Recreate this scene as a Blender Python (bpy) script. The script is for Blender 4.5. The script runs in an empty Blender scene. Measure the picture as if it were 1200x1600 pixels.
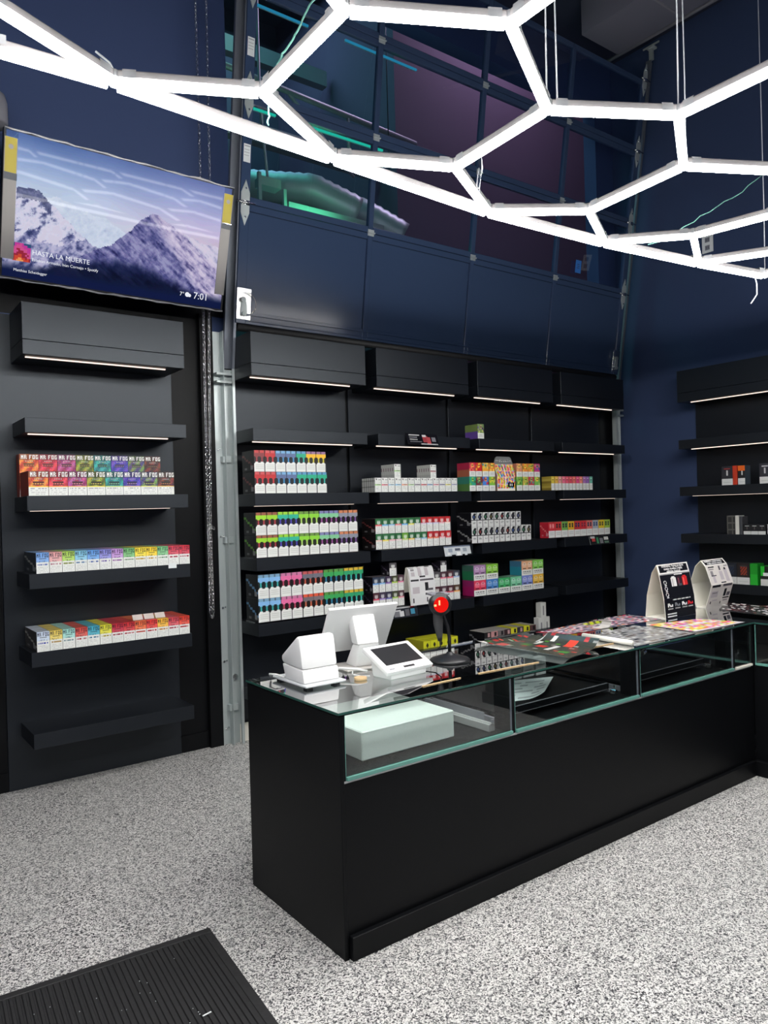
import bpy, bmesh, math, random
import numpy as np
from mathutils import Matrix, Vector
random.seed(7)
SC = bpy.context.scene
COL = SC.collection

# ---------------------------------------------------------------- camera, world, exposure
cam = bpy.data.cameras.new('camera'); camo = bpy.data.objects.new('camera', cam); COL.objects.link(camo)
Rr = Vector((0.80145618, -0.59739664, -0.02802246)); Ru = Vector((0.02439386, -0.01416262, 0.99960210)); Rf = Vector((0.59755581, 0.80182089, -0.00322209))
camo.matrix_world = Matrix(((Rr.x, Ru.x, -Rf.x, -1.55533), (Rr.y, Ru.y, -Rf.y, -2.41214), (Rr.z, Ru.z, -Rf.z, 1.71927), (0, 0, 0, 1)))
cam.sensor_fit = 'VERTICAL'; cam.sensor_height = 32.0; cam.lens = 1176.4467 / 1600 * 32.0
cam.clip_start = 0.02; cam.clip_end = 60
SC.camera = camo
w = bpy.data.worlds.new('world'); SC.world = w; w.use_nodes = True
w.node_tree.nodes['Background'].inputs[0].default_value = (0.02, 0.03, 0.06, 1)
w.node_tree.nodes['Background'].inputs[1].default_value = 0.3
SC.view_settings.view_transform = 'Standard'; SC.view_settings.look = 'None'
SC.view_settings.exposure = 0.0; SC.view_settings.gamma = 1.0; SC.view_settings.use_curve_mapping = False
TUBE_POWER = 50.0          # the honeycomb lamp's diffusers
STRIP_POWER = 1.6          # LED strips under the shelves
BEYOND_POWER = 5.0         # coloured strips in the hall beyond the glass door

# ---------------------------------------------------------------- materials
def lin(c):
    return tuple(((x/255)/12.92 if x/255 <= .04045 else ((x/255+.055)/1.055)**2.4) for x in c)
def mat(name, base, rough=.5, metal=0., spec=.5, emit=None, es=0., attr=False, noise=None, coat=0., stint=None):
    m = bpy.data.materials.new(name); m.use_nodes = True
    nt = m.node_tree; b = nt.nodes['Principled BSDF']
    b.inputs['Base Color'].default_value = (*base, 1); b.inputs['Roughness'].default_value = rough
    b.inputs['Metallic'].default_value = metal; b.inputs['Specular IOR Level'].default_value = spec
    if stint: b.inputs['Specular Tint'].default_value = (*stint, 1)
    if coat: b.inputs['Coat Weight'].default_value = coat; b.inputs['Coat Roughness'].default_value = .05
    if emit: b.inputs['Emission Color'].default_value = (*emit, 1); b.inputs['Emission Strength'].default_value = es
    if attr:
        a = nt.nodes.new('ShaderNodeAttribute'); a.attribute_name = 'Col'
        nt.links.new(a.outputs['Color'], b.inputs['Base Color'])
    if noise:                                   # (scale, amount of roughness change, bump)
        tc = nt.nodes.new('ShaderNodeTexCoord'); n = nt.nodes.new('ShaderNodeTexNoise')
        n.inputs['Scale'].default_value = noise[0]; n.inputs['Detail'].default_value = 4
        nt.links.new(tc.outputs['Object'], n.inputs['Vector'])
        mr = nt.nodes.new('ShaderNodeMapRange'); mr.inputs[3].default_value = rough-noise[1]; mr.inputs[4].default_value = rough+noise[1]
        nt.links.new(n.outputs['Fac'], mr.inputs[0]); nt.links.new(mr.outputs[0], b.inputs['Roughness'])
        if noise[2]:
            bp = nt.nodes.new('ShaderNodeBump'); bp.inputs['Strength'].default_value = noise[2]; bp.inputs['Distance'].default_value = .002
            nt.links.new(n.outputs['Fac'], bp.inputs['Height']); nt.links.new(bp.outputs[0], b.inputs['Normal'])
    return m
def glassmat(name, tint, refl=1.0, extra=0.0):
    m = bpy.data.materials.new(name); m.use_nodes = True; nt = m.node_tree; nt.nodes.clear()
    o = nt.nodes.new('ShaderNodeOutputMaterial'); mx = nt.nodes.new('ShaderNodeMixShader')
    t = nt.nodes.new('ShaderNodeBsdfTransparent'); t.inputs[0].default_value = (*tint, 1)
    g = nt.nodes.new('ShaderNodeBsdfGlossy'); g.inputs['Roughness'].default_value = .01; g.inputs[0].default_value = (1, 1, 1, 1)
    f = nt.nodes.new('ShaderNodeFresnel'); f.inputs[0].default_value = 1.5
    ma = nt.nodes.new('ShaderNodeMath'); ma.operation = 'MULTIPLY_ADD'; ma.inputs[1].default_value = refl; ma.inputs[2].default_value = extra
    ge = nt.nodes.new('ShaderNodeNewGeometry'); iv = nt.nodes.new('ShaderNodeMath'); iv.operation = 'SUBTRACT'; iv.inputs[0].default_value = 1
    m2 = nt.nodes.new('ShaderNodeMath'); m2.operation = 'MULTIPLY'; m2.use_clamp = True
    nt.links.new(ge.outputs['Backfacing'], iv.inputs[1]); nt.links.new(iv.outputs[0], m2.inputs[0])   # inner faces of the slab do not mirror
    nt.links.new(f.outputs[0], ma.inputs[0]); nt.links.new(ma.outputs[0], m2.inputs[1]); nt.links.new(m2.outputs[0], mx.inputs[0])
    nt.links.new(t.outputs[0], mx.inputs[1]); nt.links.new(g.outputs[0], mx.inputs[2]); nt.links.new(mx.outputs[0], o.inputs[0])
    return m
def emitmat(name, c, s):
    m = bpy.data.materials.new(name); m.use_nodes = True; nt = m.node_tree; nt.nodes.clear()
    o = nt.nodes.new('ShaderNodeOutputMaterial'); e = nt.nodes.new('ShaderNodeEmission')
    e.inputs[0].default_value = (*c, 1); e.inputs[1].default_value = s; nt.links.new(e.outputs[0], o.inputs[0]); return m
M = {}
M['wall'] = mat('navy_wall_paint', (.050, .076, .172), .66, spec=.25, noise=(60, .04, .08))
M['wall_shade'] = mat('shaded_navy_wall_paint', (.038, .059, .128), .7, spec=.2, noise=(60, .04, .08))  # same navy paint, darkened to hold the right wall's shade
M['ceiling'] = mat('dark_ceiling_paint', (.02, .026, .05), .8)
M['lam'] = mat('black_laminate', (.0050, .0062, .0092), .42, spec=.54, stint=(.84, .92, 1.0))
M['case'] = mat('black_cabinet_board', (.0032, .0036, .0046), .45, spec=.16)
M['door'] = mat('navy_door_steel', (.036, .060, .120), .17, spec=.36)
M['galv'] = mat('galvanized_steel', (.46, .51, .51), .40, metal=.45, noise=(30, .12, .05))
M['steel'] = mat('bright_steel', (.75, .76, .76), .25, metal=1.)
M['alu'] = mat('satin_aluminium', (.62, .62, .63), .4, metal=.5)
M['white'] = mat('white_plastic', (.80, .80, .80), .28)
M['cream'] = mat('cream_card', (.80, .78, .70), .6)
M['card'] = mat('printed_card', (1, 1, 1), .42, attr=True)
M['gloss'] = mat('glossy_print', (1, 1, 1), .2, attr=True)
M['paper'] = mat('white_paper', (.72, .76, .76), .6)
M['blackp'] = mat('black_plastic', (.012, .012, .014), .35)
M['rubber'] = mat('black_rubber', (.014, .014, .015), .6, noise=(40, .1, .4))
M['glass'] = glassmat('clear_glass', (.95, .98, .97), 2.0)
M['tint'] = glassmat('tinted_door_glass', (.80, .84, .90), 1.6)
M['gedge'] = mat('green_glass_edge', (.13, .33, .28), .25)
M['gedge2'] = mat('dark_green_glass_edge', (.025, .085, .07), .2)
M['galv_shade'] = mat('shade_toned_galvanized_steel', (.20, .22, .26), .5, metal=.6)  # galvanized steel with the upper tracks' shade put into its colour
M['cashbox'] = mat('white_enamel', (.66, .72, .69), .35)
M['wood'] = mat('pale_wood', (.55, .38, .2), .6)
M['housing'] = mat('grey_lamp_housing', (.19, .182, .186), .5, spec=.2)
M['clear'] = glassmat('clear_plastic', (.86, .88, .90), 2.2, .06)
M['frost'] = mat('frosted_clear_clip', (.20, .205, .215), .25)
M['tube'] = emitmat('lamp_diffuser', (1, .985, .96), TUBE_POWER)
M['strip'] = emitmat('warm_led_strip', (1, .80, .68), STRIP_POWER)
M['red'] = emitmat('scanner_red', (1, .012, .008), .85)
M['redhot'] = emitmat('scanner_hot', (1, .35, .15), 2.2)
M['wtext'] = emitmat('screen_white', (.9, .92, 1), .95)
M['dtext'] = mat('black_ink', (.012, .012, .014), .5)
M['ptext'] = mat('white_ink', (.8, .8, .8), .5)
M['gtext'] = mat('grey_ink', (.25, .25, .28), .5)
M['cord'] = mat('green_twine', (.16, .40, .34), .7)
M['wire'] = mat('white_wire', (.45, .47, .5), .5)
M['yellow'] = mat('yellow_label', (.58, .47, .05), .5)
M['kraft'] = mat('grey_board', (.42, .40, .38), .6)
M['blue'] = mat('blue_tape', (.03, .16, .5), .6)
M['greyp'] = mat('grey_plastic', (.22, .22, .25), .5)
M['beyond'] = mat('unfinished_hall_wall', (.05, .055, .07), .9)
M['plum'] = mat('plum_partition', (.075, .050, .075), .9)
M['duct'] = mat('grey_duct_foil', (.35, .36, .36), .45, metal=.3)
M['teal'] = emitmat('teal_led', (.03, .95, .62), BEYOND_POWER*.14)
M['green'] = emitmat('green_led', (.05, 1., .25), BEYOND_POWER*.4)
M['cyan'] = emitmat('cyan_led', (.05, .55, .85), BEYOND_POWER*.10)
# speckled flake floor
def floor_mat():
    m = bpy.data.materials.new('speckled_epoxy_flake'); m.use_nodes = True; nt = m.node_tree; b = nt.nodes['Principled BSDF']
    tc = nt.nodes.new('ShaderNodeTexCoord'); mp = nt.nodes.new('ShaderNodeMapping'); nt.links.new(tc.outputs['Object'], mp.inputs[0])
    nz = nt.nodes.new('ShaderNodeTexNoise'); nz.inputs['Scale'].default_value = 70; nt.links.new(tc.outputs['Object'], nz.inputs['Vector'])
    ad = nt.nodes.new('ShaderNodeMixRGB'); ad.blend_type = 'ADD'; ad.inputs[0].default_value = .012
    nt.links.new(mp.outputs[0], ad.inputs[1]); nt.links.new(nz.outputs['Color'], ad.inputs[2])
    v = nt.nodes.new('ShaderNodeTexVoronoi'); v.inputs['Scale'].default_value = 205; nt.links.new(ad.outputs[0], v.inputs['Vector'])
    sp = nt.nodes.new('ShaderNodeSeparateColor'); nt.links.new(v.outputs['Color'], sp.inputs[0])
    r = nt.nodes.new('ShaderNodeValToRGB'); r.color_ramp.interpolation = 'CONSTANT'; e = r.color_ramp.elements
    e[0].position = 0; e[0].color = (.012, .013, .018, 1); e[1].position = .17; e[1].color = (.10, .10, .105, 1)
    for p, c in ((.29, (.23, .23, .228)), (.44, (.44, .432, .415)), (.60, (.66, .65, .63))):
        x = e.new(p); x.color = (*c, 1)
    nt.links.new(sp.outputs[0], r.inputs[0]); nt.links.new(r.outputs[0], b.inputs['Base Color'])
    b.inputs['Roughness'].default_value = .42
    return m
M['floor'] = floor_mat()
def screen_mat():
    m = mat('television_picture', (.004, .004, .005), .03, spec=.045); nt = m.node_tree; b = nt.nodes['Principled BSDF']
    a = nt.nodes.new('ShaderNodeAttribute'); a.attribute_name = 'Col'
    nt.links.new(a.outputs['Color'], b.inputs['Emission Color']); b.inputs['Emission Strength'].default_value = .95
    return m
M['screen'] = screen_mat()

# ---------------------------------------------------------------- mesh helpers
class MB:
    def __init__(s): s.v = []; s.f = []; s.m = []; s.c = []
    def face(s, pts, mi=0, col=None):
        i = len(s.v); s.v += [tuple(p) for p in pts]; s.f.append(tuple(range(i, i+len(pts)))); s.m.append(mi); s.c.append(col)
    def box(s, x0, x1, y0, y1, z0, z1, mi=0, col=None, skip=''):
        i = len(s.v)
        s.v += [(x0, y0, z0), (x1, y0, z0), (x1, y1, z0), (x0, y1, z0), (x0, y0, z1), (x1, y0, z1), (x1, y1, z1), (x0, y1, z1)]
        for k, q in (('b', (0, 3, 2, 1)), ('t', (4, 5, 6, 7)), ('f', (0, 1, 5, 4)), ('r', (1, 2, 6, 5)), ('k', (2, 3, 7, 6)), ('l', (3, 0, 4, 7))):
            if k in skip: continue
            s.f.append(tuple(i+a for a in q)); s.m.append(mi); s.c.append(col)
        return s
    def prism(s, poly, axis, a0, a1, mi=0, col=None):
        """poly in the two other axes, extruded along axis"""
        def P(p, a):
            return {'x': (a, p[0], p[1]), 'y': (p[0], a, p[1]), 'z': (p[0], p[1], a)}[axis]
        n = len(poly); i = len(s.v)
        s.v += [P(p, a0) for p in poly]+[P(p, a1) for p in poly]
        s.f.append(tuple(i+k for k in range(n))[::-1]); s.f.append(tuple(i+n+k for k in range(n)))
        for k in range(n): s.f.append((i+k, i+(k+1) % n, i+n+(k+1) % n, i+n+k))
        s.m += [mi]*(n+2); s.c += [col]*(n+2); return s
    def tube(s, path, r, n=8, mi=0, col=None, cap=True):
        path = [Vector(p) for p in path]; rs = r if isinstance(r, (list, tuple)) else [r]*len(path)
        i0 = len(s.v); up = None
        for k, p in enumerate(path):
            t = (path[min(k+1, len(path)-1)]-path[max(k-1, 0)]).normalized()
            if up is None: up = Vector((0, 0, 1)) if abs(t.z) < .9 else Vector((1, 0, 0))
            a = t.cross(up).normalized(); b = a.cross(t).normalized(); up = b
            for q in range(n):
                th = 2*math.pi*q/n; s.v.append(tuple(p+(a*math.cos(th)+b*math.sin(th))*rs[k]))
        for k in range(len(path)-1):
            for q in range(n):
                s.f.append((i0+k*n+q, i0+k*n+(q+1) % n, i0+(k+1)*n+(q+1) % n, i0+(k+1)*n+q)); s.m.append(mi); s.c.append(col)
        if cap:
            s.f.append(tuple(i0+q for q in range(n))[::-1]); s.f.append(tuple(i0+(len(path)-1)*n+q for q in range(n))); s.m += [mi]*2; s.c += [col]*2
        return s
    def lathe(s, prof, n=20, cx=0, cy=0, mi=0):
        i0 = len(s.v)
        for r, z in prof:
            for q in range(n):
                t = 2*math.pi*q/n; s.v.append((cx+r*math.cos(t), cy+r*math.sin(t), z))
        for k in range(len(prof)-1):
            for q in range(n):
                s.f.append((i0+k*n+q, i0+k*n+(q+1) % n, i0+(k+1)*n+(q+1) % n, i0+(k+1)*n+q)); s.m.append(mi); s.c.append(None)
        s.f.append(tuple(i0+q for q in range(n))[::-1]); s.f.append(tuple(i0+(len(prof)-1)*n+q for q in range(n))); s.m += [mi]*2; s.c += [None]*2
        return s
    def raster(s, ras, o, du, dv, mi=0):
        """paint a printed raster (rows from the top) as flat cells: o is the top-left corner, du/dv full edges"""
        nv, nu = len(ras), len(ras[0]); o = Vector(o); du = Vector(du)/nu; dv = Vector(dv)/nv
        done = [[False]*nu for _ in range(nv)]
        for j in range(nv):
            i = 0
            while i < nu:
                if done[j][i]: i += 1; continue
                c = ras[j][i]; k = i+1
                while k < nu and ras[j][k] == c and not done[j][k]: k += 1
                l = j+1
                while l < nv and all(ras[l][x] == c and not done[l][x] for x in range(i, k)): l += 1
                for y in range(j, l):
                    for x in range(i, k): done[y][x] = True
                s.face([o+du*i+dv*l, o+du*k+dv*l, o+du*k+dv*j, o+du*i+dv*j], mi, c); i = k
        return s
    def mesh(s, name, mats, smooth=False):
        me = bpy.data.meshes.new(name); me.from_pydata(s.v, [], s.f)
        for m in mats: me.materials.append(M[m] if isinstance(m, str) else m)
        for p, k in zip(me.polygons, s.m):
            p.material_index = k; p.use_smooth = smooth
        if any(c is not None for c in s.c):
            a = me.color_attributes.new('Col', 'FLOAT_COLOR', 'CORNER'); buf = []
            for p, c in zip(me.polygons, s.c):
                cc = (*lin(c), 1) if c is not None else (.5, .5, .5, 1)
                buf += list(cc)*p.loop_total
            a.data.foreach_set('color', buf)
        me.update(); return me
def tag(o, label=None, cat=None, group=None, kind=None):
    if label: o['label'] = label
    if cat: o['category'] = cat
    if group: o['group'] = group
    if kind: o['kind'] = kind
    return o
def link(name, me, parent=None, loc=(0, 0, 0), rot=(0, 0, 0)):
    o = bpy.data.objects.new(name, me); COL.objects.link(o); o.location = loc; o.rotation_euler = rot
    if parent: o.parent = parent
    return o
def obj(name, mb, mats, parent=None, loc=(0, 0, 0), rot=(0, 0, 0), smooth=False, bevel=0):
    if not isinstance(mats, list): mats = [mats]
    me = mb.mesh(name, mats, smooth)
    if bevel:
        bm = bmesh.new(); bm.from_mesh(me)
        bmesh.ops.remove_doubles(bm, verts=bm.verts, dist=1e-5)
        es = [e for e in bm.edges if len(e.link_faces) == 2 and e.calc_face_angle(0) > .6]
        bmesh.ops.bevel(bm, geom=es, offset=bevel, segments=2 if bevel > .004 else 1, profile=.6, affect='EDGES')
        bm.to_mesh(me); bm.free()
        if bevel > .004:
            for p in me.polygons: p.use_smooth = True
            me.set_sharp_from_angle(angle=math.radians(38))
    return link(name, me, parent, loc, rot)
def empty(name, loc=(0, 0, 0), rot=(0, 0, 0), label=None, cat=None, group=None, kind=None):
    o = link(name, None, None, loc, rot); o.empty_display_size = .1
    return tag(o, label, cat, group, kind)
def bx(*a): return MB().box(*a)
def text(name, body, size, m, parent, loc, rot, align='LEFT', sx=1.0, weight=0.0):
    c = bpy.data.curves.new(name, 'FONT'); c.body = body; c.size = size; c.align_x = align; c.resolution_u = 2; c.offset = weight
    t = bpy.data.objects.new(name, c); COL.objects.link(t)
    me = bpy.data.meshes.new_from_object(t.evaluated_get(bpy.context.evaluated_depsgraph_get()))
    bpy.data.objects.remove(t); bpy.data.curves.remove(c); me.name = name
    me.materials.clear(); me.materials.append(M[m])
    o = link(name, me, parent, loc, rot); o.scale = (sx, 1, 1); return o
TX = (math.pi/2, 0, 0)      # text standing up, read from -y

# ---------------------------------------------------------------- the room
YW = 2.862           # back wall surface
XR = 5.762           # right wall surface
def struct(name, mb, m, label, cat='wall', **k):
    return tag(obj(name, mb, m, **k), label, cat, kind='structure')
struct('floor', MB().box(-4.5, XR+.2, -6, YW+.2, -.1, 0), 'floor', 'black, white and grey speckled flake floor of the shop', 'floor')
# back wall around the door opening (opening x .99..5.46, z 3.16..6.2)
mb = MB().box(-4.5, .99, YW, YW+.16, 0, 6.7).box(5.46, XR+.2, YW, YW+.16, 0, 6.7).box(.99, 5.46, YW, YW+.16, 0, 3.05).box(.99, 5.46, YW, YW+.16, 6.12, 6.7)
struct('wall_back', mb, 'wall', 'dark navy back wall carrying the shelf units and the glazed door')
struct('wall_right', MB().box(XR, XR+.16, -6, YW, 0, 6.7), 'wall_shade', 'dark navy wall on the right side of the shop')
struct('wall_left', MB().box(-4.66, -4.5, -6, YW+.2, 0, 6.7), 'wall', 'dark navy wall on the far left of the shop')
struct('wall_front', MB().box(-4.66, XR+.16, -6.16, -6, 0, 6.7), 'wall', 'dark navy wall on the entrance side of the shop')
struct('ceiling', MB().box(-4.66, XR+.16, -6.16, YW+.2, 6.7, 6.8), 'ceiling', 'dark high ceiling above the honeycomb lamp', 'ceiling')
struct('baseboard_back', MB().box(.482, .694, YW-.016, YW-.0065, 0, .12).box(-2.5, -.6535, YW-.016, YW-.0065, 0, .12), 'case', 'low dark baseboard along the back wall beside the left shelf unit', 'baseboard')
struct('baseboard_right', MB().box(XR-.014, XR, 1.95, YW-.015, 0, .12), 'wall_shade', 'low dark baseboard along the right wall', 'baseboard')
# jamb strip beside the door track
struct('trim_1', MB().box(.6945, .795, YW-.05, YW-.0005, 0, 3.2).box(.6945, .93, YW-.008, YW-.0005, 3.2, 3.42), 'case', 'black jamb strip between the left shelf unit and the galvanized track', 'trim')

struct('shade_sheet_1', MB().box(-4.5, -.6535, YW-.006, YW-.0002, 0, 3.4).box(-.6605, .4905, YW-.006, YW-.0002, 3.04, 3.4).box(.4815, .694, YW-.006, YW-.0002, 0, 3.4), 'case', 'black sheet added as shade on the lower back wall around the left shelf unit', 'trim')  # thin black sheet added to stand in for shade low on the wall
struct('shade_sheet_2', MB().box(.7955, 5.755, YW-.0003, YW-.0001, 0, 3.04), 'case', 'black sheet added as shade behind the shelf units under the glazed door', 'trim')  # the same added sheet behind the units, shade put in as black
# hall beyond the glass
mb = MB().box(-1, 8, 7.4, 7.5, 2.5, 9).box(-1.1, -1, YW+.16, 7.5, 2.5, 9).box(8, 8.1, YW+.16, 7.5, 2.5, 9).box(-1.1, 8.1, YW+.16, 7.5, 8.9, 9).box(-1.1, 8.1, YW+.17, 7.5, 2.4, 2.5)
struct('wall_beyond', mb, 'beyond', 'dim unfinished hall seen through the door glass')
struct('wall_partition', MB().box(4.0, 4.08, 4.6, 7.39, 2.51, 8.9).box(4.08, 7.9, 4.6, 4.68, 2.51, 8.9), 'plum', 'plum brown partition behind the right hand door panes')

# ---------------------------------------------------------------- shelf units
HT, HB = 3.029, 2.714
LV = {2: 2.333, 3: 1.8614, 4: 1.3903, 5: .9176, 6: .4261}
TH = .0906; DEP = .36; UW = 1.0086
def shelf_unit(loc, rotz, label, plo, phi, led=(2, 3), group='black wall shelf units', ledx=(.03, .905), zs=LV):
    """origin: left end of the shelves at the wall; +x right, -y into the room"""
    u = empty('wall_shelf_unit', loc, (0, 0, rotz), label, 'shelf unit')
    obj('back_panel', bx(plo, phi, -.02, 0, .0, 3.03), 'lam', u, bevel=.0015)
    hb = obj('header_box', MB().box(0, UW, -DEP-.02, -.0205, 2.805, HT), 'lam', u, bevel=.0015)
    hf = obj('header_fascia', MB().box(0, UW, -DEP-.02, -.0205, HB, 2.8025), 'lam', u, bevel=.0015)
    obj('led_strip', bx(ledx[0], ledx[1], -DEP+.055, -DEP+.067, HB-.006, HB-.0003), 'strip', hf)
    for k, z in zs.items():
        s = obj('shelf', bx(0, UW, -DEP-.02, -.0205, z-TH, z), 'lam', u, bevel=.0015)
        if k in led: obj('led_strip', bx(ledx[0], ledx[1], -DEP+.045, -DEP+.057, z-TH-(.006 if k == 2 else .0025), z-TH-.0003), 'strip', s)
    return u
YB = YW-.0005
shelf_unit((-.5725, YB, 0), 0, 'black floating shelf unit under the television, left of the hanging chain', -.08, 1.053)
for k, (x, t) in enumerate(((.938, 'first black shelf unit right of the galvanized track'), (2.0564, 'second black shelf unit right of the galvanized track'),
                            (3.1787, 'third black shelf unit right of the galvanized track'), (4.3085, 'fourth black shelf unit, in the dim corner by the right track'))):
    shelf_unit((x, YB, 0), 0, t, -.042, 1.047)
shelf_unit((XR-.0005, 1.895, 0), -math.pi/2, 'black floating shelf unit on the right wall behind the folded price stands', -.02, 1.06, ledx=(.10, .95))
shelf_unit((XR-.0005, .765, 0), -math.pi/2, 'second black shelf unit on the right wall, nearer the entrance', -.04, 1.06, ledx=(.10, .95))

# ---------------------------------------------------------------- galvanized door tracks
PHI = math.atan(.153)
def track(side, x, label):
    """x: edge of the opening; side -1 left, +1 right"""
    t = empty('door_track', (x, 2.76, 0), (0, 0, 0), label, 'track')
    s = side
    def X(a, b): return (min(x_ for x_ in (s*a, s*b)), max(s*a, s*b))
    # local: s*0 opening edge .. s*.2 outer
    a, b = X(.082, .138)
    obj('wall_angle', MB().box(a, b, .062, .068, 0, 3.08).box(*X(.077, .083), .0, .068, 0, 3.08), 'galv', t, bevel=.001)
    a, b = X(.0, .075)
    def channel(z0, z1):
        m = MB()
        m.box(*X(0, .004), -.01, .05, z0, z1).box(*X(0, .075), .046, .05, z0, z1).box(*X(.071, .075), .02, .05, z0, z1).box(*X(0, .020), -.012, -.008, z0, z1)
        return m
    obj('lower_channel', channel(.0, 2.80), 'galv', t)
    up = obj('upper_channel', channel(0, 3.62), 'galv_shade', t, loc=(0, 0, 2.802), rot=(PHI, 0, 0))
    for z in (2.69, 2.75):
        obj('splice_bracket', MB().box(*X(.02, .142), -.006, .062, z, z+.018), 'galv', t, bevel=.002)
    for z in (.25, 1.5, 2.1): obj('slot_bracket', MB().box(*X(.03, .10), .02, .062, z, z+.05), 'galv', t, bevel=.003)
    m = MB()
    for z in (.12, .62, 1.02, 1.55, 2.2):
        m.tube([(s*.118, .062, z), (s*.118, .052, z)], .009, 6); m.tube([(s*.098, .062, z+.004), (s*.098, .054, z+.004)], .007, 6)
    obj('bolts', m, 'steel', t)['kind'] = 'stuff'
    m = MB().tube([(s*.045, .05, .50), (s*.045, .028, .50)], .022, 10); obj('roller_stop', m, 'steel', t)
    tb = obj('top_bracket', MB().box(*X(-.02, .06), -.03, .05, 0, .02).box(*X(.0, .012), -.09, .10, .02, .035).box(*X(0, .03), -.01, .03, -.12, 0), 'galv', t,
             loc=(0, -math.sin(PHI)*3.74, 2.802+math.cos(PHI)*3.74))
    return t
track(-1, .936, 'galvanized steel door track beside the hanging chain')
track(1, 5.555, 'galvanized steel door track in the right hand corner')

# ---------------------------------------------------------------- glazed overhead door (part of the building)
DW = 4.58
door = empty('door_1', (.925, 2.705, 3.135), (PHI, 0, 0), 'tall navy overhead door with tinted panes above the shelf units', 'door', kind='structure')
SB = [0, .86, 1.60, 2.335, 3.05]
cols = [0, 1.165, 2.305, 3.43, DW]
for r in range(4):
    z0, z1 = SB[r], SB[r+1]-.004
    for k in range(5):
        hw = .045 if 0 < k < 4 else .075
        xa, xb = (cols[k]-hw*.5, cols[k]+hw*.5) if 0 < k < 4 else ((0, .075) if k == 0 else (DW-.075, DW))
        obj('stile', bx(xa, xb, -.022, .022, z0, z1), 'door', door, bevel=.003)
    for k in range(4):
        xa = cols[k]+(.0235 if k else .0755); xb = cols[k+1]-(.0235 if k < 3 else .0755)
        bot = .09 if r == 0 else .048
        obj('rail', bx(xa, xb, -.021, .021, z0, z0+bot), 'door', door, bevel=.003)
        obj('rail', bx(xa, xb, -.021, .021, z1-.048, z1), 'door', door, bevel=.003)
        if r == 0: obj('solid_panel', bx(xa+.0005, xb-.0005, -.004, .012, z0+bot+.0005, z1-.0485), 'door', door, bevel=.002)
        else: obj('pane', bx(xa+.0005, xb-.0005, -.003, .003, z0+bot+.0005, z1-.0485), 'tint', door)
# bottom edge: two ribs and the round weather seal
obj('bottom_rib', MB().box(.078, DW-.078, -.036, -.0225, .062, .074).box(.078, DW-.078, -.032, -.0225, .02, .03), 'door', door, bevel=.002)
obj('weather_seal', MB().tube([(.02, 0, -.028), (DW-.02, 0, -.028)], .03, 12), 'rubber', door, smooth=True)
# hinges: kite shaped plates with a roller pin
kite = [(0, -.16), (.034, -.07), (.034, .07), (0, .16), (-.034, .07), (-.034, -.07)]
for x, s in ((.038, 1), (DW-.038, -1)):
    for z in SB[1:]:
        h = obj('hinge', MB().prism(kite, 'y', -.028, -.0225), 'galv', door, loc=(x, 0, z-.002))
        obj('roller_pin', MB().tube([(-s*.075, -.036, 0), (s*.075, -.036, 0)], .007, 8).tube([(-.03, -.032, .012), (.03, -.032, .012)], .006, 6).tube([(-.03, -.032, -.012), (.03, -.032, -.012)], .006, 6), 'steel', h, smooth=True)
        obj('bolt', MB().tube([(0, -.028, -.10), (0, -.036, -.10)], .008, 6).tube([(0, -.028, .10), (0, -.036, .10)], .008, 6), 'steel', h)
for z in SB[1:-1]:
    for x in (cols[1], cols[2], cols[3]):
        obj('centre_hinge', MB().box(x-.03, x+.03, -.027, -.0225, z-.025, z+.025).tube([(x-.035, -.032, z), (x+.035, -.032, z)], .007, 8), 'galv', door)
for x, s in ((.0, 1), (DW-.115, -1)):      # bottom corner plates with cable drum fitting
    p = obj('corner_plate', bx(x, x+.115, -.027, -.0225, .03, .255), 'steel', door, bevel=.001)
    obj('cable_fitting', MB().tube([(x+.045, -.03, .10+.07), (x+.045, -.048, .10+.07)], .02, 10).tube([(x+.055, -.03, .07), (x+.055, -.05, .07)], .018, 10)
        .prism([(x+.028, .06), (x+.085, .06), (x+.078, .15), (x+.057, .185), (x+.035, .15)], 'y', -.033, -.0275), 'galv', p)
    if s > 0:
        obj('cable_loop', MB().tube([(x+.06+.09*math.cos(a), -.04-.01*math.sin(a), .14+.085*math.sin(a)) for a in [k*.25-1.6 for k in range(14)]], .003, 6), 'steel', p, smooth=True)
for z in (1.14, 1.86):
    obj('warning_label', MB().box(.012, .066, -.0235, -.0225, z, z+.125).box(.017, .061, -.0238, -.0236, z+.108, z+.114, 1)
        .box(.017, .058, -.0238, -.0236, z+.085, z+.088, 1).box(.017, .060, -.0238, -.0236, z+.065, z+.068, 1).box(.017, .055, -.0238, -.0236, z+.045, z+.048, 1), ['paper', 'gtext'], door)
tag(obj('blue_note', MB().box(0, .085, -.002, 0, 0, .125).box(.02, .06, -.0024, -.0021, .045, .052, 1).box(.024, .062, -.0024, -.0021, .062, .069, 1).box(.022, .058, -.0024, -.0021, .08, .087, 1), ['blue', 'wall'],
        loc=(4.63, 2.529, 4.075), rot=(PHI, 0, 0)), 'bright blue note stuck on the door pane near the right track', 'note')

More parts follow.
